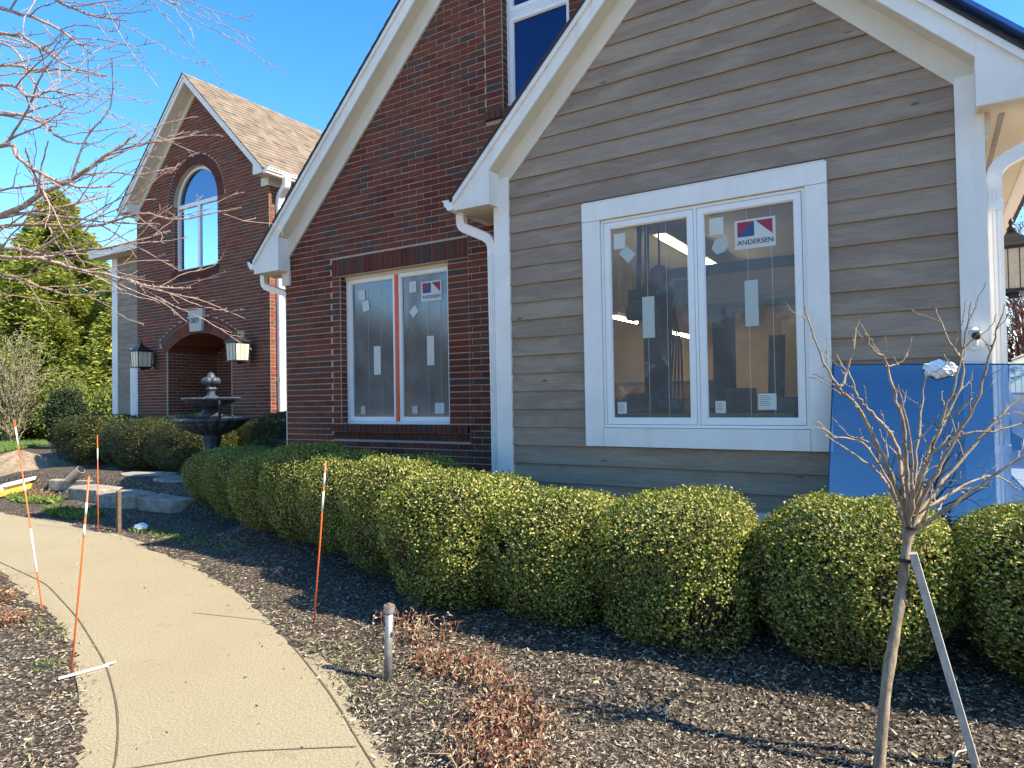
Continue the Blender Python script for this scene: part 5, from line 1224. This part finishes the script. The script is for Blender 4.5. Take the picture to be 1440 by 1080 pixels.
# staked young tree at the right
rnd = random.Random(12)
t = T('young_tree', 'leafless young tree with a low fork, tied to a wooden prop', 'tree')
DS = .845
fork = at(1277, 752, 3.42*DS); foot = Vector((-.235, -1.90, gz1(-.235, -1.90)))
mb = MB(); k1 = at(1247, 960, 3.36*DS); k2 = at(1262, 870, 3.39*DS)
tq = catmull([foot+Vector((0,0,-.05)), k1, k2, fork, fork+Vector((.002, 0, .03))], 6); mb.tube(tq, [.0235-.006*min(1, i/18)+(.007 if i > 17 else 0)+.0016*math.sin(i*2.1)+(.004 if i in (8, 13) else 0)+rnd.uniform(-.001, .001) for i in range(len(tq))], 14); mb.build('trunk', MAT['bark'], t, smooth=True)
mb = MB()
S = [
 (.012,.0028,[(1262,690,3.40),(1236,630,3.35),(1205,570,3.3),(1180,547,3.28),(1155,500,3.26),(1131,432,3.25)]),
 (.008,.0025,[(1180,547,3.28),(1192,520,3.28),(1208,448,3.28)]),
 (.011,.0025,[(1268,680,3.4),(1258,620,3.45),(1225,580,3.5),(1207,560,3.52),(1195,530,3.53),(1176,498,3.55)]),
 (.011,.0025,[(1276,680,3.36),(1272,610,3.3),(1258,555,3.26),(1244,506,3.25),(1228,492,3.25),(1217,468,3.25)]),
 (.005,.002,[(1244,515,3.25),(1262,512,3.25),(1275,500,3.25),(1283,477,3.25)]),
 (.012,.0028,[(1290,690,3.5),(1308,630,3.55),(1335,580,3.6),(1356,522,3.6),(1335,480,3.6),(1315,432,3.6)]),
 (.009,.0025,[(1296,680,3.4),(1318,610,3.35),(1342,540,3.3),(1356,480,3.3),(1366,424,3.3)]),
 (.012,.0025,[(1296,700,3.35),(1330,640,3.3),(1370,570,3.25),(1395,490,3.2),(1412,428,3.2)]),
 (.013,.003,[(1300,735,3.4),(1335,715,3.35),(1380,680,3.3),(1440,640,3.25),(1500,610,3.2)]),
 (.011,.003,[(1295,715,3.45),(1350,650,3.5),(1400,590,3.5),(1450,545,3.5),(1490,520,3.5)]),
 (.008,.0022,[(1284,700,3.45),(1290,620,3.5),(1298,560,3.55),(1303,520,3.55)]),
 (.008,.0022,[(1258,700,3.45),(1232,660,3.5),(1195,635,3.5),(1160,610,3.5)]),
 (.007,.0022,[(1250,680,3.3),(1215,625,3.25),(1172,612,3.2),(1148,592,3.2)]),
 (.010,.0025,[(1300,720,3.5),(1345,690,3.6),(1395,668,3.7),(1435,690,3.7)]),
 (.010,.0025,[(1288,690,3.3),(1310,640,3.2),(1352,610,3.15),(1410,605,3.1),(1460,585,3.1)]),
 (.009,.0022,[(1282,700,3.35),(1282,640,3.3),(1272,580,3.25),(1262,540,3.2)]),
]
for (a, b, pts) in S:
    pp = ([fork] if pts[0][1] > 600 else [])+[at(p[0], p[1], p[2]*DS) for p in pts]; twiggy(mb, pp, a, b, rnd, 1, .042, .70, 7.5, .25, 7, .0028, .40, .0013)
mb.build('branches', MAT['bark'], t, smooth=True)
mb = MB(); c = at(1273, 788, 3.4*DS); mb.lathe([(.021,-.006),(.026,-.006),(.026,.006),(.021,.006)], c, n=18); mb.bar(c+Vector((.0,-.012,0)), c+Vector((.055,-.02,.004)), .008, .008); c2 = at(1283, 742, 3.4*DS); mb.lathe([(.024,-.005),(.03,-.005),(.03,.005),(.024,.005)], c2, n=18); mb.build('tie', MAT['rubber'], t)
t = T('tree_prop', 'slanting pale wooden prop supporting the young tree', 'stake')
mb = MB(); a_ = Vector((.13, -1.70, gz1(.13, -1.70)-.06)); b_ = at(1284, 778, 3.36*DS); mb.bar(a_, b_, .030, .030, up=(0, 1, 0)); mb.build('pole', MAT['stake_wood'], t)

# ------------------------------------------------------------------ far planting
def spruce(x, y, H, rad, seed, lab, n=26000, leaf=.34, mat='spruce', z=None, group='evergreens beyond the lawn', droop=.35, low=.04):
    r = np.random.default_rng(seed); z = gz1(x, y) if z is None else z
    t = T('conifer', lab, 'tree', (x, y, z), 0, group)
    mb = MB(); mb.tube([(0,0,-.1),(0,0,H*.5),(0,0,H*.97)], [H*.016, H*.010, .02], 8)
    nb = 230; Pl = []; Tl = []
    for k in range(nb):
        f = low+(1-low)*((k+.5)/nb); zz = H*f; L = rad*((1-f)**.75)*(.72+.4*r.random())*(1+.22*math.sin(k*.9)); a = k*2.4+r.uniform(-.4, .4)
        d = np.array([math.cos(a), math.sin(a), 0]); m = int(n/nb*(.55+1.3*(1-f)))
        s_ = r.random(m)**.55; w = (.10+.22*s_)*L*.55
        p = d*(L*s_)[:, None]; p[:, 2] = zz+L*(.12*s_-droop*s_**2); side = np.array([-d[1], d[0], 0])
        p += side*(r.normal(0, 1, m)*w*.55)[:, None]; p[:, 2] += r.normal(0, .05*L+.06, m)-np.abs(r.normal(0, .14, m))*L*.3
        Pl.append(p); Tl.append(d*(.5+r.random((m, 1)))+side*r.normal(0, .5, (m, 1))+np.array([0, 0, -.75])*r.random((m, 1))+np.array([0, 0, .3]))
        mb.tube([(0, 0, zz), d*L*.5+np.array([0, 0, zz+.03*L]), d*L*.9+np.array([0, 0, zz-.18*L])], [.03, .02, .008], 3, caps=False)
    mb.build('trunk', MAT['bark_dark'], t)
    Pp = np.vstack(Pl); Tt = np.vstack(Tl); L = leaf*r.uniform(.5, 1.2, len(Pp)); V, F = kites(Pp, Tt, r.normal(size=(len(Pp), 3))+np.array([0, 0, .4]), L, L*.34, .2, .4)
    link('crown', np_mesh('crown', V, F, MAT[mat]), t); return t
spruce(-39.5, 12.6, 13.0, 6.4, 1, 'tall pointed evergreen left of the boarded wing', 90000, .32)
spruce(-35.2, 14.2, 9.3, 3.8, 2, 'lower evergreen close behind the boarded wing', 36000, .30)
spruce(-43.5, 10.6, 11.6, 6.4, 3, 'broad evergreen at the left frame edge', 70000, .32)
spruce(-50.0, 20.0, 9.0, 4.0, 4, 'distant evergreen between the two larger ones', 18000, .42)
def shrub(x, y, rx, ry, H, n, leaf, mat, seed, lab, bare=0, cat='shrub', name='bush', group=None, z=None, twig='bare_grey'):
    r = np.random.default_rng(seed); rr = random.Random(seed); z = gz1(x, y) if z is None else z; t = T(name, lab, cat, (x, y, z), 0, group)
    mb = MB()
    for k in range(bare or 12):
        a = rr.uniform(0, 6.283); e = rr.uniform(.2, 1.0); s_ = (rx*math.cos(a)*e, ry*math.sin(a)*e, H*rr.uniform(.5, 1.0)*(1-.4*e*e)); twiggy(mb, [(s_[0]*.06, s_[1]*.06, 0), (s_[0]*.35, s_[1]*.35, s_[2]*.55), (s_[0]*.75, s_[1]*.75, s_[2]*.9), s_], .035 if bare else .03, .006, rr, 2 if bare else 0, 0, .7, 1.9/ max(.6, H*.35), .42, 4, .01*H, .1, .010 if bare else .004)
    mb.build('stems', MAT[twig], t)
    if n:
        d = unit(r.normal(size=(n, 3))); rad = (1+.25*lump(d, seed))*(1-.45*r.random(n)**1.5); Pp = d*rad[:, None]*np.array([rx, ry, H*.52]); Pp[:, 2] += H*.5; Pp = Pp[Pp[:, 2] > .03*H]
        L = leaf*r.uniform(.5, 1.2, len(Pp)); V, F = kites(Pp, r.normal(size=Pp.shape)+np.array([0, 0, .3]), r.normal(size=Pp.shape)+np.array([0, 0, .5]), L, L*.5); link('crown', np_mesh('crown', V, F, MAT[mat]), t)
    return t
shrub(-34.6, 8.6, 3.6, 2.4, 5.0, 3500, .12, 'pale_shrub', 31, 'pale leafless bush in front of the evergreens', bare=90, group='bushes beyond the lawn')
shrub(-34.2, 10.6, 2.6, 1.5, 2.6, 9000, .20, 'pale_shrub', 32, 'yellow-green low bush below the pale leafless bush', group='bushes beyond the lawn')
shrub(-38.0, 8.6, 2.6, 1.6, 2.8, 9000, .20, 'pale_shrub', 33, 'yellow-green low bush at the left frame edge', group='bushes beyond the lawn')
shrub(-31.5, 11.6, 1.9, 1.3, 2.5, 7000, .18, 'pale_shrub', 34, 'yellow-green bush right of the dark upright yew', group='bushes beyond the lawn')
shrub(-27.5, 7.55, .62, .62, 2.0, 9000, .12, 'yew', 35, 'dark upright yew left of the yellow-green mound', group=None, name='yew')
shrub(-29.5, 14.0, 2.2, 1.5, 3.2, 8000, .2, 'pale_shrub', 36, 'yellow-green bush half hidden behind the boarded wing', group='bushes beyond the lawn')
# trees added out of view far behind the camera, to fill the window reflections
r = np.random.default_rng(77); n = 26000; xx = r.uniform(-75, 45, n); hh = 7+2.5*np.sin(xx*.23)+1.8*np.sin(xx*.61+1)+r.normal(0, .6, n); zz = hh*r.random(n)**.7; yy = -44+r.normal(0, 2.2, n)
Vk, Fk = kites(np.stack([xx, yy, zz], 1), r.normal(size=(n, 3)), r.normal(size=(n, 3)), r.uniform(.6, 1.6, n), r.uniform(.3, .8, n))
tag(link('wood', np_mesh('wood', Vk, Fk, m_island('winter_wood', [(0, (.03,.026,.02)), (.5, (.075,.06,.04)), (1, (.12,.11,.05))], .9))), 'far winter wood reflected in the window glass', 'wood', kind='stuff')
# lawn
lp = np.array([(-27.5,5.2),(-30.5,8.2),(-44,14.0),(-70,24),(-110,20),(-80,-6),(-40,-3)], float); c_ = lp.mean(0)
mb = MB(); mb.face([(p[0], p[1], .035) for p in lp]); lawn = mb.build('lawn', MAT['lawn'], None, uv=False); tag(lawn, 'strip of lawn', kind='structure')
r = np.random.default_rng(9); n = 26000; a = r.random(n); xx = -27-34*a**1.2; yy = 4.8+ (np.interp(-xx, [27,30.5,44,70], [5.2,8.2,14,24])-4.8)*r.random(n)
V, F = kites(np.stack([xx, yy, np.full(n, .03)], 1), np.stack([r.normal(0,.4,n), r.normal(0,.4,n), np.ones(n)], 1), r.normal(size=(n,3)), r.uniform(.06,.16,n), .03*np.ones(n))
tag(link('grass', np_mesh('grass', V, F, MAT['grass'])), 'sunlit grass beyond the soil heap', 'grass', kind='stuff')
mb = MB(); mb.face([(-45,-38,.03),(45,-38,.03),(45,-8.4,.03),(-45,-8.4,.03)]); tag(mb.build('forecourt', MAT['drive'], uv=False), 'pale concrete forecourt behind the viewpoint', kind='structure')  # pale ground added out of view to bounce sunlight onto the facade
# right background : drive, van, bare reddish trees
mb = MB(); mb.face([(.9,.9,.43),(14,.9,.43),(14,30,.43),(.9,30,.43)]); tag(mb.build('driveway', MAT['drive'], uv=False), 'pale concrete driveway', kind='structure')
t = T('parked_van', 'white van parked beyond the right corner, mostly hidden by the house', 'van', (2.15, 9.6, .43))
mb = MB(); prof = [(-2.1,.32),(-2.15,.7),(-2.08,1.0),(-1.86,1.62),(-1.7,1.72),(1.2,1.72),(1.75,1.1),(2.5,.95),(2.58,.5),(2.5,.32)]
mb.prism([(a, b) for a, b in prof], -.88, .88, axis='x'); o = mb.build('body', MAT['van'], t); bv = o.modifiers.new('b', 'BEVEL'); bv.width = .06; bv.segments = 3
gl = simple('dark_car_glass', (.02,.03,.04), .05, .05, 4, .8, bump=0)
mb = MB(); mb.face([(-.72,-2.085,1.02),(.72,-2.085,1.02),(.66,-1.895,1.56),(-.66,-1.895,1.56)]); o = mb.build('rear_window', gl, t)
for sx in (-.884, .884):
    mb = MB()
    for (a, b) in ((-1.7,-.8),(-.72,.2),(.28,1.15)): mb.face([(sx, a, 1.08), (sx, b, 1.08), (sx, b-.06, 1.58), (sx, a+.06, 1.58)])
    mb.build('side_window', gl, t)
for sx in (-.8, .8):
    for sy in (-1.35, 1.6):
        mb = MB(); mb.tube([(sx-.1, sy, .32), (sx+.1, sy, .32)], .32, 20); w_ = mb.build('wheel', MAT['rubber'], t); mb = MB(); mb.tube([(sx-.106, sy, .32), (sx+.106, sy, .32)], .19, 14); mb.build('rim', MAT['steel'], w_)
    mb = MB(); mb.box(sx*1.04-.06, sx*1.04+.06, -2.165, -2.1, .72, 1.0); mb.build('tail_light', MAT['print_red'], t)
mb = MB(); mb.box(-.85, .85, -2.24, -2.12, .38, .6); mb.build('bumper', MAT['steel'], t)
mb = MB(); mb.box(-.86,.86,-1.75,1.1,1.725,1.75); mb.build('roof_panel', MAT['van'], t)
shrub(3.4, 22, 2.6, 2.6, 9.0, 9000, .07, 'red_bud', 41, 'tree with small red buds beyond the lantern', bare=30, cat='tree', name='budding_tree', group='leafless trees beyond the driveway', twig='bare_red')
shrub(2.1, 15.5, 1.9, 1.2, 4.4, 2500, .045, 'red_bud', 42, 'red-brown leafless bush low beyond the van', bare=120, cat='tree', name='bare_bush', group='leafless trees beyond the driveway', twig='bare_red')
shrub(7.5, 30, 5.0, 3.0, 7.0, 0, .1, None, 43, 'farther leafless tree at the right frame edge', bare=30, cat='tree', name='bare_tree', group='leafless trees beyond the driveway', twig='bare_red')

# ------------------------------------------------------------------ light, sky, render settings
EL, AZ = R(42), math.atan2(.99, .10)       # azimuth from +y towards +x
sd = Vector((math.sin(AZ)*math.cos(EL), math.cos(AZ)*math.cos(EL), math.sin(EL)))
L = bpy.data.lights.new('sun', 'SUN'); L.energy = 4.7; L.angle = R(.53); L.color = (1, .90, .72)
so = bpy.data.objects.new('sun', L); COL.objects.link(so); so.rotation_euler = sd.to_track_quat('Z', 'Y').to_euler(); so.location = (10, 5, 20)
w = bpy.data.worlds.new('World'); scene.world = w; w.use_nodes = True; nt = w.node_tree
bg = nt.nodes['Background']; sky = nt.nodes.new('ShaderNodeTexSky'); sky.sky_type = 'NISHITA'; sky.sun_disc = False; sky.sun_elevation = EL; sky.sun_rotation = AZ
sky.altitude = 200; sky.air_density = 1.0; sky.dust_density = .3; sky.ozone_density = 1.8
hs = nt.nodes.new('ShaderNodeHueSaturation'); hs.inputs['Saturation'].default_value = 1.36; nt.links.new(sky.outputs[0], hs.inputs['Color']); nt.links.new(hs.outputs[0], bg.inputs[0]); bg.inputs[1].default_value = .142
vs = scene.view_settings; vs.view_transform = 'Standard'; vs.look = 'None'; vs.exposure = 1.38; vs.gamma = 1
scene.cycles.use_denoising = True; scene.cycles.max_bounces = 8; scene.cycles.diffuse_bounces = 4; scene.cycles.transparent_max_bounces = 16
scene.cycles.sample_clamp_indirect = 6; scene.cycles.caustics_reflective = False; scene.cycles.caustics_refractive = False
scene.render.film_transparent = False
